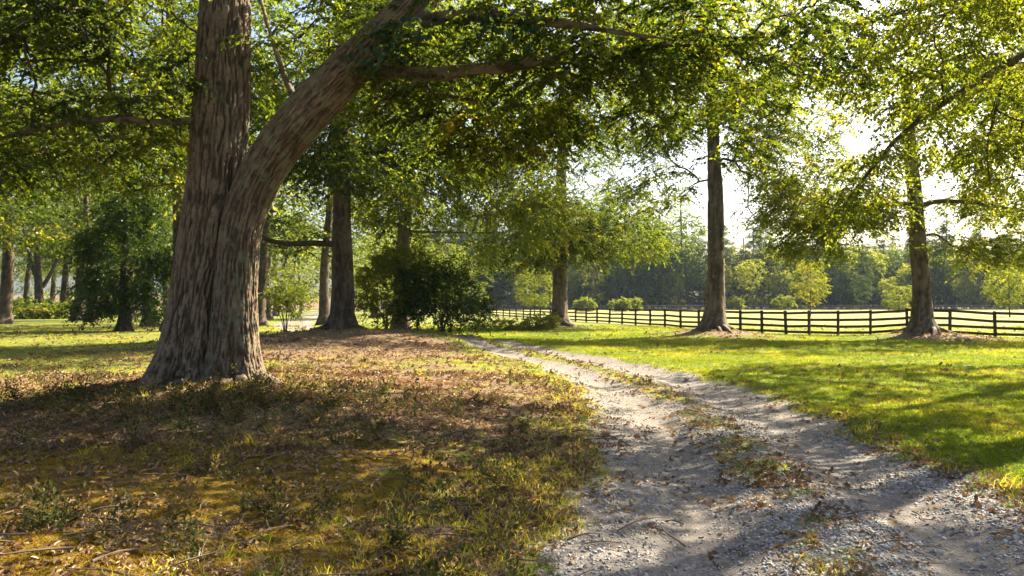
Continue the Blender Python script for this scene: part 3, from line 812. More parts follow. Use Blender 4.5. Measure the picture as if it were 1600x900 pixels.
# ------------------------------------------------------------------ bushes and small plants
def make_bush(name, label, cat, base, ells, leafmat, rng, stems=7, spacing=.35, spray=None, h=.9, group=None, spread=.5, r=.03, zmin=None):
    root = thing(name, label, cat, base, group)
    sk = Skeleton()
    b = np.array(base, float)
    for k in range(stems):
        a = rng.uniform(0, 2 * np.pi); d = np.array([math.cos(a), math.sin(a), 0]) * spread * rng.uniform(.3, 1)
        q = np.array([b + d * .15 - (0, 0, .15), b + d * .5 + (0, 0, h * .5), b + d * 1.1 + (0, 0, h)])
        q = spline(q, 6); par = -1
        sk.stem(q, np.linspace(r, r * .6, 6), can_from=.2)
    A = blob_points(rng, ells, spacing, zmin, .3)
    sk.grow(A, rng, step=.3, below=.2)
    rr = sk.radii(.005, rmax=r)
    mb = MB(); sk.mesh_into(mb, rr, .004)
    link("stems", mb.mesh("stems", True, base), M['dark_bark'], root)
    sp = dict(n_twig=6, n_leaf=12, length=.5, leaf=(.13, .075), droop=.1, flat=.6); sp.update(spray or {})
    ml = MB(); sprays(ml, A, sk.tip_dirs(A), rng, **sp)
    link("foliage", ml.mesh("foliage", False, base), leafmat, root)
    return root
R1 = np.random.default_rng(51)
b = gbase(690, 34.0)
make_bush("round_bush", "dense dark evergreen bush, broad and rounded, where the gravel drive bends out of sight", "bush", b,
          [(b[0], 34, b[2] + 1.6, 1.5, 1.4, 1.15, 105), (b[0] + 1.0, 33.6, b[2] + 1.1, 1.1, 1.2, .9, 45), (b[0] - .9, 33.8, b[2] + 2.2, 1.0, 1.0, .9, 50), (b[0] + .5, 34, b[2] + 2.7, .8, .8, .6, 22), (b[0] - 1.3, 33.8, b[2] + 1.1, .7, .8, .8, 16)], M['dark_leaf'], R1, stems=12, spacing=.27, zmin=b[2] + .3, spray=dict(length=.85, flat=.7, n_leaf=13, n_twig=5, droop=.05))
b = gbase(606, 34.6)
make_bush("yellow_bush", "lighter yellow green bush tucked between the dark trunk and the rounded evergreen", "bush", b,
          [(b[0], 34.0, b[2] + 2.0, 1.25, 1.1, 1.5, 110), (b[0] + .8, 34.0, b[2] + 3.1, 1.3, 1.0, .7, 60)], M['lime_leaf'], R1, stems=8, spacing=.3, spray=dict(tint_bias=.0, length=.6, droop=.0), zmin=b[2] + .2)
b = gbase(447, 46.0)
make_bush("spindly_shrub", "thin multi-stemmed shrub with airy leaves standing before the bright path", "shrub", b,
          [(b[0], 46, 2.3, 1.1, 1.0, .7, 40), (b[0] + .2, 46, 1.5, 1.0, .9, .5, 22)], M['beech_leaf'], R1, stems=6, spacing=.35, h=1.3)
b = gbase(822, 52.0)
make_bush("low_brush", "low dry weedy brush on the lawn near the round crowned tree", "brush", b,
          [(b[0] - 1.2, 52, .35, 2.2, 1.0, .35, 50), (b[0] + 1.1, 52, .55, 1.1, .8, .5, 50)], M['beech_leaf'], R1, stems=14, spacing=.25, h=.35, spread=1.6, r=.012, spray=dict(tint_bias=.35, length=.4))
R1 = np.random.default_rng(52)
b = gbase(195, 48.0)
make_tree("dark_evergreen", "dark broadleaf evergreen branched down to the ground beyond the shaded grass", "tree", b, (b[0], 48, 7.5), .36, .08,
          [(b[0] - .1, 48, 4.4, 2.5, 2.2, 3.4, 150), (b[0] + 1.9, 48.4, 3.0, 1.8, 1.8, 2.3, 60), (b[0] - 1.7, 48.2, 2.6, 1.5, 1.6, 1.9, 45), (b[0] + .4, 48, 7.4, 1.5, 1.5, 1.3, 35), (b[0] + 2.8, 48.5, 4.8, 1.2, 1.2, 1.2, 22), (b[0] - 2.0, 48, 5.2, 1.0, 1.0, .9, 14)], M['dark_leaf'], M['dark_bark'], R1, spacing=.45, spray=dict(n_twig=6, n_leaf=12, length=1.15, leaf=(.20, .11), droop=.4), can_from=.1, below=.1, branch_rmin=.015, bend=.03, zmin=.5)

# ------------------------------------------------------------------ woodland behind: prototypes, then copies
def wood_proto(name, label, group, h, r, ells, leafmat, barkmat, seed, leaf=(.42, .26), nl=10, extra=(), can_from=.4, length=1.9, tint=0., spacing=1.3, rmin=.05, group_cat="tree", below=.3):
    rr = np.random.default_rng(seed)
    return make_tree(name, label, group_cat, (0, 0, 0), (rr.normal(0, .3), rr.normal(0, .3), h), r, r * .3, ells, leafmat, barkmat, rr, spacing=spacing,
                     spray=dict(n_twig=5, n_leaf=nl, length=length, leaf=leaf, tint_bias=tint), branch_rmin=rmin, step=1.0, can_from=can_from, group=group, sides_fine=16, extra_stems=extra, bend=.3, below=below)[0]
GW = "trees of the shaded wood beyond the mown grass"
wA = wood_proto("woodland_tree", "tall woodland tree with bare trunk in the shaded wood beyond the mown grass", GW, 18, .48, [(0, 0, 13.5, 5.2, 5.2, 5.0, 190), (1.5, .5, 7.5, 3.8, 3.8, 1.8, 50)], M['mid_leaf'], M['dark_bark'], 61, leaf=(.30, .18), nl=10, length=1.7)
wB = wood_proto("forked_tree", "woodland tree whose trunk forks low into several upright limbs beyond the shrubs", GW, 17, .55, [(0, 0, 12.5, 6.0, 5.5, 5.0, 200), (-2, 0, 7.5, 3, 3, 1.5, 30)], M['mid_leaf'], M['dark_bark'], 62, leaf=(.30, .18), nl=9,
                extra=[([(0, 0, 3.2), (1.2, .2, 5.5), (2.6, .3, 9), (3.4, .2, 12)], .26, .10), ([(0, 0, 3.6), (-1.0, -.2, 6), (-1.8, 0, 9.5), (-2.6, 0, 12)], .24, .10)])
wC = wood_proto("leafy_tree", "bushy sunlit tree, leafy nearly to the ground, at the edge of the wood", GW, 13, .30, [(0, 0, 8.0, 4.4, 4.4, 4.8, 260), (.5, 0, 3.6, 3.4, 3.4, 1.9, 90)], M['beech_leaf'], M['grey_bark'], 63, can_from=.15, tint=-.05, leaf=(.32, .20), nl=8, length=1.6)
def put(proto, used, px, Yd, rot, sc, label=None):
    o = proto if not used[0] else copy_tree(proto)
    used[0] = True
    x = (px - 800) / FPX * Yd
    o.location = (x, Yd, gz(x, Yd) - .05); o.rotation_euler = (0, 0, rot); o.scale = (sc, sc, sc * rng.uniform(.92, 1.1))
    if label: o['label'] = label
    return o
uA, uB, uC = [False], [False], [False]
put(wB, uB, 64, 96, .2, 1.0, "woodland tree forked low into upright limbs, standing behind the low shrubs")
o = put(wA, uA, 404, 62, 1.1, .95, "woodland tree whose trunk shows just past the big oak's base")
o = put(wA, uA, 508, 64, 2.4, .95, "woodland tree close behind the dark trunked tree, beside the bright path")
o = put(wA, uA, 5, 66, .4, 1.15, "thick trunked woodland tree standing alone before the shrubs at the wood's edge")
for px, Yd in ((-95, 52), (-210, 46), (236, 58), (276, 47), (-55, 40), (-30, 60), (143, 74), (330, 70), (205, 84), (122, 80), (97, 102), (40, 118), (124, 112), (150, 128), (-60, 100), (-150, 92), (228, 120), (15, 135), (262, 105), (-20, 150), (80, 150), (180, 150), (-110, 130)):
    put(wA, uA, px, Yd, rng.uniform(0, 6.3), rng.uniform(.9, 1.2), "tall bare trunked tree in the shaded wood beyond the mown grass")
for px, Yd in ((-40, 170), (40, 175), (110, 165), (170, 180), (240, 170), (300, 165), (430, 110), (470, 135), (545, 120), (585, 95), (610, 128), (660, 118), (700, 140), (350, 140), (520, 88), (420, 84), (740, 170), (680, 190), (560, 180), (460, 175), (380, 180), (630, 175), (140, 118), (-100, 170), (300, 120)):
    put(wC, uC, px, Yd, rng.uniform(0, 6.3), rng.uniform(.85, 1.3), "bushy sunlit tree, leafy nearly to the ground, at the edge of the wood")
for px, Yd in ((330, 110), (455, 150), (590, 150), (210, 140)):
    put(wB, uB, px, Yd, rng.uniform(0, 6.3), rng.uniform(.9, 1.1), "woodland tree with forked upright limbs, deep in the shaded wood")
# low shrubs along the wood's edge
R1 = np.random.default_rng(71)
sh = make_bush("edge_shrub", "low leafy shrub in the bed along the shaded wood's edge", "shrub", (0, 0, 0), [(0, 0, 1.0, 1.7, 1.4, 1.0, 60)], M['mid_leaf'], R1, stems=6, spacing=.5, spray=dict(length=.8, leaf=(.26, .16), tint_bias=.15), group="shrubs along the edge of the wood")
us = [False]
for px, Yd, sc in ((12, 86, 1.25), (45, 90, .9), (75, 88, 1.0), (100, 91, 1.1), (125, 93, .9), (-30, 88, 1.2), (-70, 86, 1.0), (150, 96, 1.0), (60, 97, 1.3), (26, 98, 1.2), (-110, 88, 1.1), (300, 92, 1.0)):
    o = put(sh, us, px, Yd, rng.uniform(0, 6), sc)
    if px == 12: o['label'] = "low shrub before the thick lone trunk at the wood's edge"

# ------------------------------------------------------------------ far wood across the paddock
GF = "pines and hardwoods of the far wood"
def pine_ells(h, w, z0, k=6):
    out = []
    for i in range(k):
        u = i / (k - 1); z = z0 + (h - z0) * u
        out.append((RNG.normal(0, .25), RNG.normal(0, .25), z, w * (1 - u * .8), w * (1 - u * .8), .75, int(22 - 14 * u)))
    return out
fp1 = wood_proto("pine_tree", "dark pine with open whorled top in the far wood across the paddock", GF, 19, .26, pine_ells(19, 3.4, 6, 8), M['pine_leaf'], M['dark_bark'], 81, leaf=(.5, .10), nl=20, length=1.3, spacing=.8, rmin=.06)
fp2 = wood_proto("pine_tree", "slim pointed pine in the far wood across the paddock", GF, 21, .24, pine_ells(21, 2.5, 9, 8), M['pine_leaf'], M['dark_bark'], 82, leaf=(.46, .10), nl=20, length=1.2, spacing=.7, rmin=.06)
fh1 = wood_proto("hardwood_tree", "rounded leafy tree in a painted sunlit tone at the front of the far wood", GF, 16, .28, [(0, 0, 9.5, 4.2, 4.2, 5.6, 130), (0, 0, 4, 3, 3, 2.4, 30)], M['sunlit_tone_leaf'], M['grey_bark'], 83, leaf=(.5, .3), nl=8, can_from=.2, tint=.3)
fh2 = wood_proto("hardwood_tree", "tall green leafy tree in the far wood across the paddock", GF, 18, .30, [(0, 0, 11, 4.6, 4.6, 6.0, 140), (1, 0, 4.5, 3, 3, 2.4, 30)], M['far_leaf'], M['grey_bark'], 84, leaf=(.5, .3), nl=8, can_from=.25)
fs = wood_proto("thicket_tree", "low leafy tree in a painted shade tone filling the edge of the far wood", GF, 8, .16, [(0, 0, 4.2, 3.2, 3.2, 3.6, 110)], M['pine_leaf'], M['dark_bark'], 85, leaf=(.5, .3), nl=10, can_from=.05, tint=-.15)  # dark tint puts the shade of the wood's gaps into the leaf colour
FU = {id(p): [False] for p in (fp1, fp2, fh1, fh2, fs)}
fr = np.random.default_rng(9)
xs = np.arange(-34, 155, 4.1)
for row, (Yd, kinds, sc) in enumerate(((232, 'hhspph', 1.0), (241, 'pphpsh', 1.02), (252, 'php', 1.02), (266, 'pph', 1.05), (280, 'ph', 1.1))):
    for k, x in enumerate(xs + row * 1.7):
        if row == 2 and k % 2: continue
        x = x * Yd / 232 + fr.uniform(-1.3, 1.3)
        kd = kinds[fr.integers(len(kinds))]
        p = {'p': fp1 if fr.random() < .55 else fp2, 'h': fh1 if fr.random() < .5 else fh2, 's': fs}[kd]
        u = FU[id(p)]
        o = p if not u[0] else copy_tree(p)
        u[0] = True
        y = Yd + fr.uniform(-4, 4)
        s_ = sc * fr.uniform(.72, 1.2) * (1.4 if x < 50 else 1.12)
        o.location = (x, y, 0); o.rotation_euler = (0, 0, fr.uniform(0, 6.3)); o.scale = (s_, s_, s_ * fr.uniform(.9, 1.1))
for k in range(44):
    x = -34 + k * 4.4 + fr.uniform(-2, 2)
    o = copy_tree(fs); o.location = (x, 236 + fr.uniform(-3, 3), 0); o.rotation_euler = (0, 0, fr.uniform(0, 6)); s_ = fr.uniform(.7, 1.1); o.scale = (s_ * 1.1, s_, s_)

for k in range(21):
    x = -30 + k * 8.6 + fr.uniform(-3, 3); y = 223 + fr.uniform(-4, 3)
    o = copy_tree(fh1 if fr.random() < .7 else fp1); o.location = (x, y, 0); o.rotation_euler = (0, 0, fr.uniform(0, 6)); s_ = fr.uniform(.62, 1.0) * (1.2 if x < 55 else 1.0); o.scale = (s_ * .9, s_ * .9, s_)

# young trees and bushes out in the paddock
R1 = np.random.default_rng(91)
def sapling(px, Yd, h, w, mat, label, name="young_tree", tb=.1, trunk=1.3):
    b = gbase(px, Yd)
    make_tree(name, label, "tree", b, (b[0], Yd, b[2] + h * .92), .09, .03, [(b[0], Yd, b[2] + trunk + (h - trunk) * .5, w * .5, w * .5, (h - trunk) * .52, int(26 * w))], mat, M['dark_bark'], R1, spacing=.4,
              spray=dict(n_twig=5, n_leaf=10, length=.75, leaf=(.20, .13), tint_bias=tb), can_from=.2, branch_rmin=.02, flare=.2, bend=.03, sides_fine=10)
sapling(1266, 112, 8.0, 4.6, M['lime_leaf'], "bright yellow young tree standing alone in the paddock behind the board fence")
sapling(1577, 104, 6.6, 5.2, M['beech_leaf'], "green gold young tree in the paddock seen past the end boards of the fence")
sapling(1404, 150, 5.6, 5.5, M['beech_leaf'], "pale low young tree in the paddock just beside the spreading tree's trunk", trunk=.5)
sapling(835, 118, 7.2, 6.0, M['lime_leaf'], "yellow green young tree half hidden behind the round crowned lawn tree", tb=-.2)
sapling(1345, 200, 9.0, 5.0, M['pine_leaf'], "dark young pine standing forward of the far wood", name="young_pine", trunk=2.0)
def pbush(px, Yd, w, h, label):
    b = gbase(px, Yd)
    make_bush("paddock_bush", label, "bush", b, [(b[0], Yd, h * .5, w * .5, w * .4, h * .52, 60)], M['beech_leaf'], R1, stems=5, spacing=.5, spray=dict(length=.8, leaf=(.3, .2), tint_bias=.1), h=h * .4)
pbush(968, 170, 4.2, 2.9, "pale rounded bush in the paddock, wider of two near the far rails")
pbush(990, 174, 3.4, 2.8, "pale rounded bush touching the wider bush near the far rails")
pbush(913, 168, 4.2, 2.7, "pale bush in the paddock just past the lawn tree's trunk")
pbush(1225, 205, 6.0, 3.6, "pale scrubby bush under the far wood behind the yellow young tree")
pbush(1150, 210, 4.0, 3.0, "small pale bush under the far wood beside the tall trunk")

# ------------------------------------------------------------------ fences
def paint_mat(name, c1, c2):
    m, n, l = new_mat(name)
    tc = N(n, "ShaderNodeTexCoord"); t = N(n, "ShaderNodeTexNoise", i_Scale=6.0, i_Detail=6.0, i_Roughness=.7)
    l.new(tc.outputs['Object'], t.inputs['Vector'])
    oi = N(n, "ShaderNodeObjectInfo"); av = N(n, "ShaderNodeMath", operation='MULTIPLY_ADD'); av.inputs[1].default_value = .35
    l.new(oi.outputs['Random'], av.inputs[0]); l.new(t.outputs[0], av.inputs[2])
    r = ramp(n, [(.42, c1), (.95, c2)]); l.new(av.outputs[0], r.inputs[0])
    p = N(n, "ShaderNodeBsdfPrincipled", i_Roughness=.75); p.inputs['Specular IOR Level'].default_value = .3
    l.new(r.outputs[0], p.inputs['Base Color'])
    o = N(n, "ShaderNodeOutputMaterial"); l.new(p.outputs[0], o.inputs[0]); return m
M['fence'] = paint_mat('weathered dark brown fence paint', (.020, .015, .012), (.075, .060, .050))
M['far_fence'] = paint_mat('weathered grey fence boards', (.10, .095, .09), (.2, .19, .18))
def chamfer_post(w, d, h):
    c = .012
    V, Q = [], []
    ring = [(-w / 2 + c, -d / 2), (w / 2 - c, -d / 2), (w / 2, -d / 2 + c), (w / 2, d / 2 - c), (w / 2 - c, d / 2), (-w / 2 + c, d / 2), (-w / 2, d / 2 - c), (-w / 2, -d / 2 + c)]
    for z, s in ((-.3, 1), (h - .02, 1), (h, .85)):
        V += [(x * s, y * s, z) for x, y in ring]
    for k in range(2):
        for i in range(8): Q.append((k * 8 + i, k * 8 + (i + 1) % 8, k * 8 + 8 + (i + 1) % 8, k * 8 + 8 + i))
    V.append((0, 0, h + .012)); T = [(16 + i, 16 + (i + 1) % 8, 24) for i in range(8)]
    return np.array(V, float), Q, T
def rail_arrays(a, b, h, t, off):
    """A board from a to b (centres of its ends), h high and t thick, set off sideways."""
    a, b = np.array(a, float), np.array(b, float)
    d = b - a; s = norm(np.array([-d[1], d[0], 0.]))
    V = []
    for p in (a, b):
        for q, z in ((-1, -1), (1, -1), (1, 1), (-1, 1)):
            V.append(p + s * (off + q * t / 2) + np.array([0, 0, z * h / 2]))
    return np.array(V), [[0, 1, 2, 3], [7, 6, 5, 4], [0, 4, 5, 1], [1, 5, 6, 2], [2, 6, 7, 3], [3, 7, 4, 0]]
def fence(name, label, pts, heights, post, rail, mat, group=None, side=1, seed=3):
    fr = np.random.default_rng(seed)
    base = (pts[len(pts) // 2][0], pts[len(pts) // 2][1], gz(*pts[len(pts) // 2]))
    root = thing(name, label, "fence", base, group)
    V, Q, T = chamfer_post(*post)
    mb = MB(); mb.add(V, Q, T); pm = mb.mesh("post")
    zs = [gz(*p) for p in pts]
    ends = []
    for i, (p, z) in enumerate(zip(pts, zs)):
        q = pts[min(i + 1, len(pts) - 1)]; q0 = pts[max(i - 1, 0)]
        o = link("post", pm, mat, root)
        o.location = (p[0] - base[0], p[1] - base[1], z - base[2])
        o.rotation_euler = (fr.normal(0, .018), fr.normal(0, .018), math.atan2(q[1] - q0[1], q[0] - q0[0]))
    for i in range(len(pts) - 1):
        for h in heights:
            d = np.array(pts[i + 1]) - np.array(pts[i]); d = d / np.linalg.norm(d) * .004
            a = (*(np.array(pts[i]) + d), zs[i] + h + fr.normal(0, .016)); b = (*(np.array(pts[i + 1]) - d), zs[i + 1] + h + fr.normal(0, .016))
            Vr, Qr = rail_arrays(a, b, rail[0], rail[1], side * (post[1] / 2 + rail[1] / 2 + .002))
            m2 = MB(); m2.add(Vr, Qr)
            link("rail", m2.mesh("rail", False, base), mat, root)
    return root
PXS = [700, 717, 731, 744, 756, 766, 775, 786, 796, 806, 817, 829, 845, 860, 878, 898, 915, 933, 951, 971, 992, 1015, 1039, 1064, 1092, 1122, 1156, 1191, 1227, 1265, 1308, 1359, 1416, 1484, 1556, 1632, 1710]
fpts = []
for px in PXS:
    i = np.argmin(np.abs(FENCE[:, 0] / FENCE[:, 1] - (px - 800) / FPX)); fpts.append(tuple(FENCE[i]))
fence("paddock_fence", "dark brown four board paddock fence sweeping across the lawn from the rounded bush", fpts, (1.22, .83, .48, .17), (.13, .13, 1.34), (.135, .035), M['fence'])
far_pts = [(-18 + k * 3.9, 214 - .05 * k) for k in range(46)]
fence("far_fence", "thin grey rail fence along the far edge of the mown paddock under the wood", far_pts, (1.2, .72, .3), (.14, .14, 1.35), (.15, .04), M['far_fence'], seed=8)

# ------------------------------------------------------------------ ground cover: grass, leaf litter, gravel, moss, undergrowth
def scatter(name, P, scl, protos, mat, rng, tilt=.12, drift=0.0):
    """Points carrying scale, turn and kind; geometry nodes set one small mesh on each (uncountable ground cover)."""
    objs = []
    for me in protos:
        if not me.materials: me.materials.append(mat)
        objs.append(bpy.data.objects.new(name + "_piece", me))
    n = len(P)
    rot = np.stack([rng.normal(0, tilt, n), rng.normal(0, tilt, n), rng.uniform(0, 6.283, n)], 1)
    me = bpy.data.meshes.new(name)
    me.vertices.add(n); me.vertices.foreach_set("co", np.asarray(P, np.float32).ravel())
    a = me.attributes.new("turn", 'FLOAT_VECTOR', 'POINT'); a.data.foreach_set("vector", rot.astype(np.float32).ravel())
    a = me.attributes.new("size", 'FLOAT', 'POINT'); a.data.foreach_set("value", np.asarray(scl, np.float32))
    a = me.attributes.new("pick", 'INT', 'POINT'); pk = rng.integers(0, len(protos), n)
    if drift:    # kinds gather in patches
        Pa = np.asarray(P); v = np.clip((fbm(Pa[:, 0] * drift, Pa[:, 1] * drift, seed=123) - .5) * 1.7 + .5 + rng.normal(0, .16, n), 0, .999)
        pk = (v * len(protos)).astype(int)
    a.data.foreach_set("value", pk.astype(np.int32))
    o = bpy.data.objects.new(name, me); C.objects.link(o); o['kind'] = 'stuff'
    me.materials.append(mat)
    g = bpy.data.node_groups.new(name + " scatter", 'GeometryNodeTree')
    g.interface.new_socket("Geometry", in_out='INPUT', socket_type='NodeSocketGeometry')
    g.interface.new_socket("Geometry", in_out='OUTPUT', socket_type='NodeSocketGeometry')
    gi = g.nodes.new("NodeGroupInput"); go = g.nodes.new("NodeGroupOutput")
    iop = g.nodes.new("GeometryNodeInstanceOnPoints")
    jn = g.nodes.new("GeometryNodeJoinGeometry")
    for ob in objs:
        oi = g.nodes.new("GeometryNodeObjectInfo"); oi.inputs['Object'].default_value = ob; oi.inputs['As Instance'].default_value = True
        g.links.new(oi.outputs['Geometry'], jn.inputs[0])
    def na(nm, t):
        x = g.nodes.new("GeometryNodeInputNamedAttribute"); x.data_type = t; x.inputs['Name'].default_value = nm
        return x.outputs['Attribute']
    g.links.new(gi.outputs[0], iop.inputs['Points']); g.links.new(jn.outputs[0], iop.inputs['Instance'])
    iop.inputs['Pick Instance'].default_value = True
    g.links.new(na("pick", 'INT'), iop.inputs['Instance Index'])
    e2r = g.nodes.new("FunctionNodeEulerToRotation"); g.links.new(na("turn", 'FLOAT_VECTOR'), e2r.inputs[0])
    g.links.new(e2r.outputs[0], iop.inputs['Rotation']); g.links.new(na("size", 'FLOAT'), iop.inputs['Scale'])
    g.links.new(iop.outputs[0], go.inputs[0])
    md = o.modifiers.new("scatter", 'NODES'); md.node_group = g
    return o

def tuft(rng, n, h, w, r, lean=.5, t0=.4):
    mb = MB()
    a = rng.uniform(0, 6.283, n); q = r * np.sqrt(rng.uniform(0, 1, n))
    b = np.stack([q * np.cos(a), q * np.sin(a), np.full(n, -.01)], 1)
    dirv = rng.normal(0, lean, (n, 3)); dirv[:, 2] = 1; dirv = norm(dirv)
    bend = rng.normal(0, .5, (n, 3)); bend[:, 2] = -.15
    hh = (h * rng.uniform(.5, 1.15, n))[:, None]
    az = rng.uniform(0, 6.283, n); s = np.stack([np.cos(az), np.sin(az), 0 * az], 1) * (w / 2)
    m = b + dirv * hh * .55; e = b + dirv * hh * .9 + bend * hh * .45
    V = np.stack([b - s, b + s, m + s * .8, m - s * .8, e], 1).reshape(-1, 3)
    k = np.arange(n)[:, None] * 5
    mb.add(V, k + np.array([[0, 1, 2, 3]]), k + np.array([[3, 2, 4]]), tint=np.repeat(np.clip(rng.normal(t0, .2, n), 0, 1), 5))
    return mb.mesh("tuft")

def frustum_points(rng, n, y0, y1, power, margin=1.06, extra=1.5):
    """Ground points in front of the viewpoint, denser near it, wider than the view on both sides."""
    u = rng.uniform(0, 1, n)
    y = (y0 ** (1 - power) + u * (y1 ** (1 - power) - y0 ** (1 - power))) ** (1 / (1 - power)) if power != 1 else y0 * (y1 / y0) ** u
    x = rng.uniform(-1, 1, n) * (y * .643 * margin + extra)
    return x, y
def masks_at(x, y):
    rd = road_dist(x, y); m = ground_masks(x, y, rd); return rd, m, ground_z(x, y, rd)

gr = np.random.default_rng(101)
x, y = frustum_points(gr, 190000, 3.2, 62, 1.15)
rd, (mr, ms, ml_, mm, mf), z = masks_at(x, y)
nzz = fbm(x * .9, y * .9, seed=71)
pg = np.where(rd > 0, 1.0, .10 + .5 * sstep(.5, .62, nzz) + .35 * np.exp(-((-rd - 2.1) / .8) ** 2))
pg = pg * (1 - .93 * np.clip(ml_ * 1.1, 0, 1)) * (1 - mr) * (1 - .9 * mm)
pg = np.maximum(pg, np.where(ms > .35, .22 + .3 * sstep(10, 20, y), 0) * sstep(.5, .62, nzz + .02))
pg *= (1 - .6 * mf)
keep = gr.uniform(0, 1, len(x)) < pg
x, y, z, rd_k = x[keep], y[keep], z[keep], rd[keep]
sc = (.75 + y * .028) * gr.uniform(.7, 1.25, len(x)) * np.where(rd_k > 0, 1.0, .85)
rt = rd_k > 0
scatter("grass", np.stack([x, y, z], 1)[rt], sc[rt], [tuft(gr, 15, .062, .0075, .09, .6, t) for t in (.2, .35, .45, .5, .6, .8)], M['grass'], gr, drift=.55)
scatter("thin_grass", np.stack([x, y, z], 1)[~rt], sc[~rt], [tuft(gr, 13, .075, .0075, .09, .7, t) for t in (.25, .5, .75, .9, 1.0, 1.0)], M['grass'], gr, drift=.9)
# long grass and weeds at the drive's edge and by the trunks
x, y = frustum_points(gr, 26000, 3.4, 24, 1.1)
rd, (mr, ms, ml_, mm, mf), z = masks_at(x, y)
hw = road_half(y)
pw = .40 * np.exp(-((-rd - hw - .25) / .35) ** 2) + .25 * np.exp(-((rd - hw - .1) / .25) ** 2) + .7 * np.exp(-np.hypot(x + 4.3, y - 12.2) ** 2 / 2.4) + .10 * (rd < -2) * sstep(.5, .6, fbm(x, y, seed=77))
keep = gr.uniform(0, 1, len(x)) < pw * (1 - .8 * mr)
scatter("weeds", np.stack([x, y, z], 1)[keep], gr.uniform(.6, 1.3, keep.sum()), [tuft(gr, 12, .14, .008, .06, .8, t) for t in (.3, .6, .85, 1.0)], M['grass'], gr)
# leaf litter
def litter_piece(rng, t):
    mb = MB(); n = 3
    P = rng.uniform(-.06, .06, (n, 3)) * np.array([1, 1, .15]) + np.array([0, 0, .012])
    D = rng.normal(0, 1, (n, 3)); D[:, 2] = rng.normal(.15, .25, n)
    Nn = np.array([0, 0, 1.]) + rng.normal(0, .45, (n, 3))
    leaves(mb, P, D, Nn, rng.uniform(.06, .11, n), rng.uniform(.03, .055, n), np.clip(rng.normal(t, .18, n), 0, 1), True, .45)
    return mb.mesh("litter")
x, y = frustum_points(gr, 125000, 3.2, 62, 1.3)
rd, (mr, ms, ml_, mm, mf), z = masks_at(x, y)
hw_l = road_half(y)
clump = sstep(.35, .65, fbm(x * 1.6, y * 1.6, seed=83))
pl = (.12 + .9 * ml_ * (.45 + .55 * sstep(4, 9, y))) * (.25 + .9 * clump) * (1 - .55 * mm) * np.where(rd > 2, .25 + ml_, 1) * (1 - .9 * mr) + .10 * mr * sstep(.55, .68, fbm(x * 1.2, y * 1.2, seed=88)) + .5 * ms + .05 * (rd > 2) * sstep(.4, .6, fbm(x * .5, y * .5, seed=90)) + .25 * np.exp(-((np.abs(rd) - hw_l - .05) / .3) ** 2) * sstep(20, 8, y)
keep = gr.uniform(0, 1, len(x)) < pl
scatter("leaf_litter", np.stack([x, y, z], 1)[keep], (.42 + y[keep] * .024) * gr.uniform(.6, 1.2, keep.sum()), [litter_piece(gr, t) for t in (.15, .3, .4, .5, .6, .75, .9)], M['dry_leaf'], gr, tilt=.35, drift=1.2)
# moss cushions
x, y = frustum_points(gr, 90000, 3.2, 12, 1.1)
rd, (mr, ms, ml_, mm, mf), z = masks_at(x, y)
keep = gr.uniform(0, 1, len(x)) < mm * 1.0
scatter("moss", np.stack([x, y, z], 1)[keep], gr.uniform(.6, 1.2, keep.sum()), [tuft(gr, 26, .022, .007, .05, 1.0, t) for t in (.1, .4, .6, .8)], M['moss'], gr)
# gravel stones
def stone(rng):
    d = np.array([[1, 0, 0], [-1, 0, 0], [0, 1, 0], [0, -1, 0], [0, 0, 1], [0, 0, -1], [.7, .7, .3], [-.7, .7, -.2], [.6, -.7, .4], [-.6, -.6, .5]], float)
    d = norm(d) * rng.uniform(.7, 1.1, (len(d), 1)) * np.array([1, .8, .6]) * .5
    import bmesh
    bm = bmesh.new()
    for v in d: bm.verts.new(v)
    r = bmesh.ops.convex_hull(bm, input=bm.verts[:])
    me = bpy.data.meshes.new("stone"); bm.to_mesh(me); bm.free()
    a = me.attributes.new("tint", 'FLOAT', 'POINT'); a.data.foreach_set("value", np.full(len(me.vertices), rng.uniform(0, 1), np.float32))
    return me
def stone_mat():
    m, n, l = new_mat('gravel stone')
    a = N(n, "ShaderNodeAttribute", attribute_name="tint"); r = ramp(n, [(0, (.12, .115, .11)), (.5, (.24, .23, .225)), (.85, (.38, .365, .34)), (1, (.5, .47, .43))]); l.new(a.outputs['Fac'], r.inputs[0])
    p = N(n, "ShaderNodeBsdfPrincipled", i_Roughness=.8); l.new(r.outputs[0], p.inputs['Base Color'])
    o = N(n, "ShaderNodeOutputMaterial"); l.new(p.outputs[0], o.inputs[0]); return m
x, y = frustum_points(gr, 420000, 3.0, 26, 1.5)
rd, (mr, ms, ml_, mm, mf), z = masks_at(x, y)
hw = road_half(y)
loose = .22 - .16 * np.exp(-((np.abs(rd) - .85) / .35) ** 2) + .75 * sstep(1.2, 1.9, rd) * sstep(12, 6, y) + .45 * np.exp(-(rd / .4) ** 2) + .45 * sstep(.5, .66, fbm(x * 1.1, y * 1.1, seed=93))
keep = gr.uniform(0, 1, len(x)) < mr * loose * (1 - .5 * ms)
ss = np.exp(gr.normal(math.log(.020), .5, keep.sum())) * (1 + y[keep] * .02)
scatter("gravel", np.stack([x, y, z + .002], 1)[keep], np.clip(ss, .006, .055), [stone(gr) for _ in range(9)], stone_mat(), gr, tilt=.5)
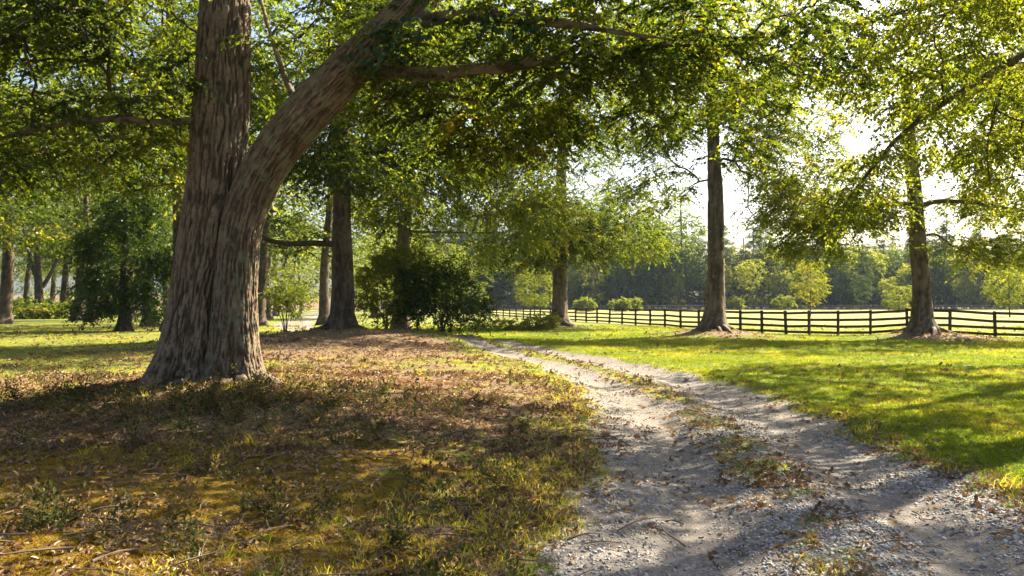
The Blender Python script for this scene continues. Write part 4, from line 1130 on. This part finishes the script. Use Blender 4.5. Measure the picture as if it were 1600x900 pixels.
# undergrowth sprigs round the oak's foot
def sprig(rng, t):
    mb = MB(); A = np.zeros((2, 3)); A[:, 2] = .05
    sprays(mb, A, rng.normal(0, 1, (2, 3)), rng, n_twig=5, n_leaf=7, length=.20, leaf=(.05, .026), droop=-.5, flat=.4, spread=3.1, tint_bias=t)
    return mb.mesh("sprig")
x, y = frustum_points(gr, 22000, 3.6, 20, 1.1)
rd, (mr, ms, ml_, mm, mf), z = masks_at(x, y)
pu = .32 * np.exp(-((x + 2.9) / 1.3) ** 2 - ((y - 11.6) / 1.3) ** 2) + .35 * np.exp(-((x + 5.0) / 2.6) ** 2 - ((y - 11.4) / 1.0) ** 2) + .07 * (rd < -2.1) * sstep(.48, .6, fbm(x * 1.3, y * 1.3, seed=97))
keep = gr.uniform(0, 1, len(x)) < pu * (1 - mr)
scatter("undergrowth", np.stack([x, y, z], 1)[keep], gr.uniform(.5, 1.1, keep.sum()), [sprig(gr, t) for t in (-.3, -.1, .1, .4)], M['herb'], gr)

# fallen twigs
def twig_piece(rng):
    mb = MB(); L = rng.uniform(.15, .45); u = np.linspace(0, 1, 6)[:, None]
    P = np.hstack([u * L, .06 * L * np.sin(u * 5 + rng.uniform(0, 6)), .012 + .02 * np.sin(u * 3)])
    tube(mb, P, np.linspace(.007, .003, 6), 5)
    tube(mb, np.array([P[3], P[3] + (.06, .07, .02), P[3] + (.10, .10, .03)]), [.004, .003, .002], 4)
    return mb.mesh("twig")
x, y = frustum_points(gr, 1500, 3.4, 22, 1.2)
rd, (mr, ms, ml_, mm, mf), z = masks_at(x, y)
keep = gr.uniform(0, 1, len(x)) < (ml_ * .8 + .1 * mr) * (rd < 2.5)
scatter("fallen_twigs", np.stack([x, y, z + .008], 1)[keep], gr.uniform(.6, 1.4, keep.sum()), [twig_piece(gr) for _ in range(5)], M['grey_bark'], gr, tilt=.08)

# ------------------------------------------------------------------ hazy air
def haze():
    m, n, l = new_mat('hazy air')
    v = N(n, "ShaderNodeVolumePrincipled"); v.inputs['Density'].default_value = .00011
    v.inputs['Color'].default_value = (.60, .80, 1.0, 1); v.inputs['Anisotropy'].default_value = .0
    o = N(n, "ShaderNodeOutputMaterial"); l.new(v.outputs[0], o.inputs['Volume'])
    V, Q = box_arrays(-960, 960, -330, 1560, -1.5, 36)
    mb = MB(); mb.add(V, Q)
    h = link("haze", mb.mesh("haze"), m); h['kind'] = 'stuff'
haze()
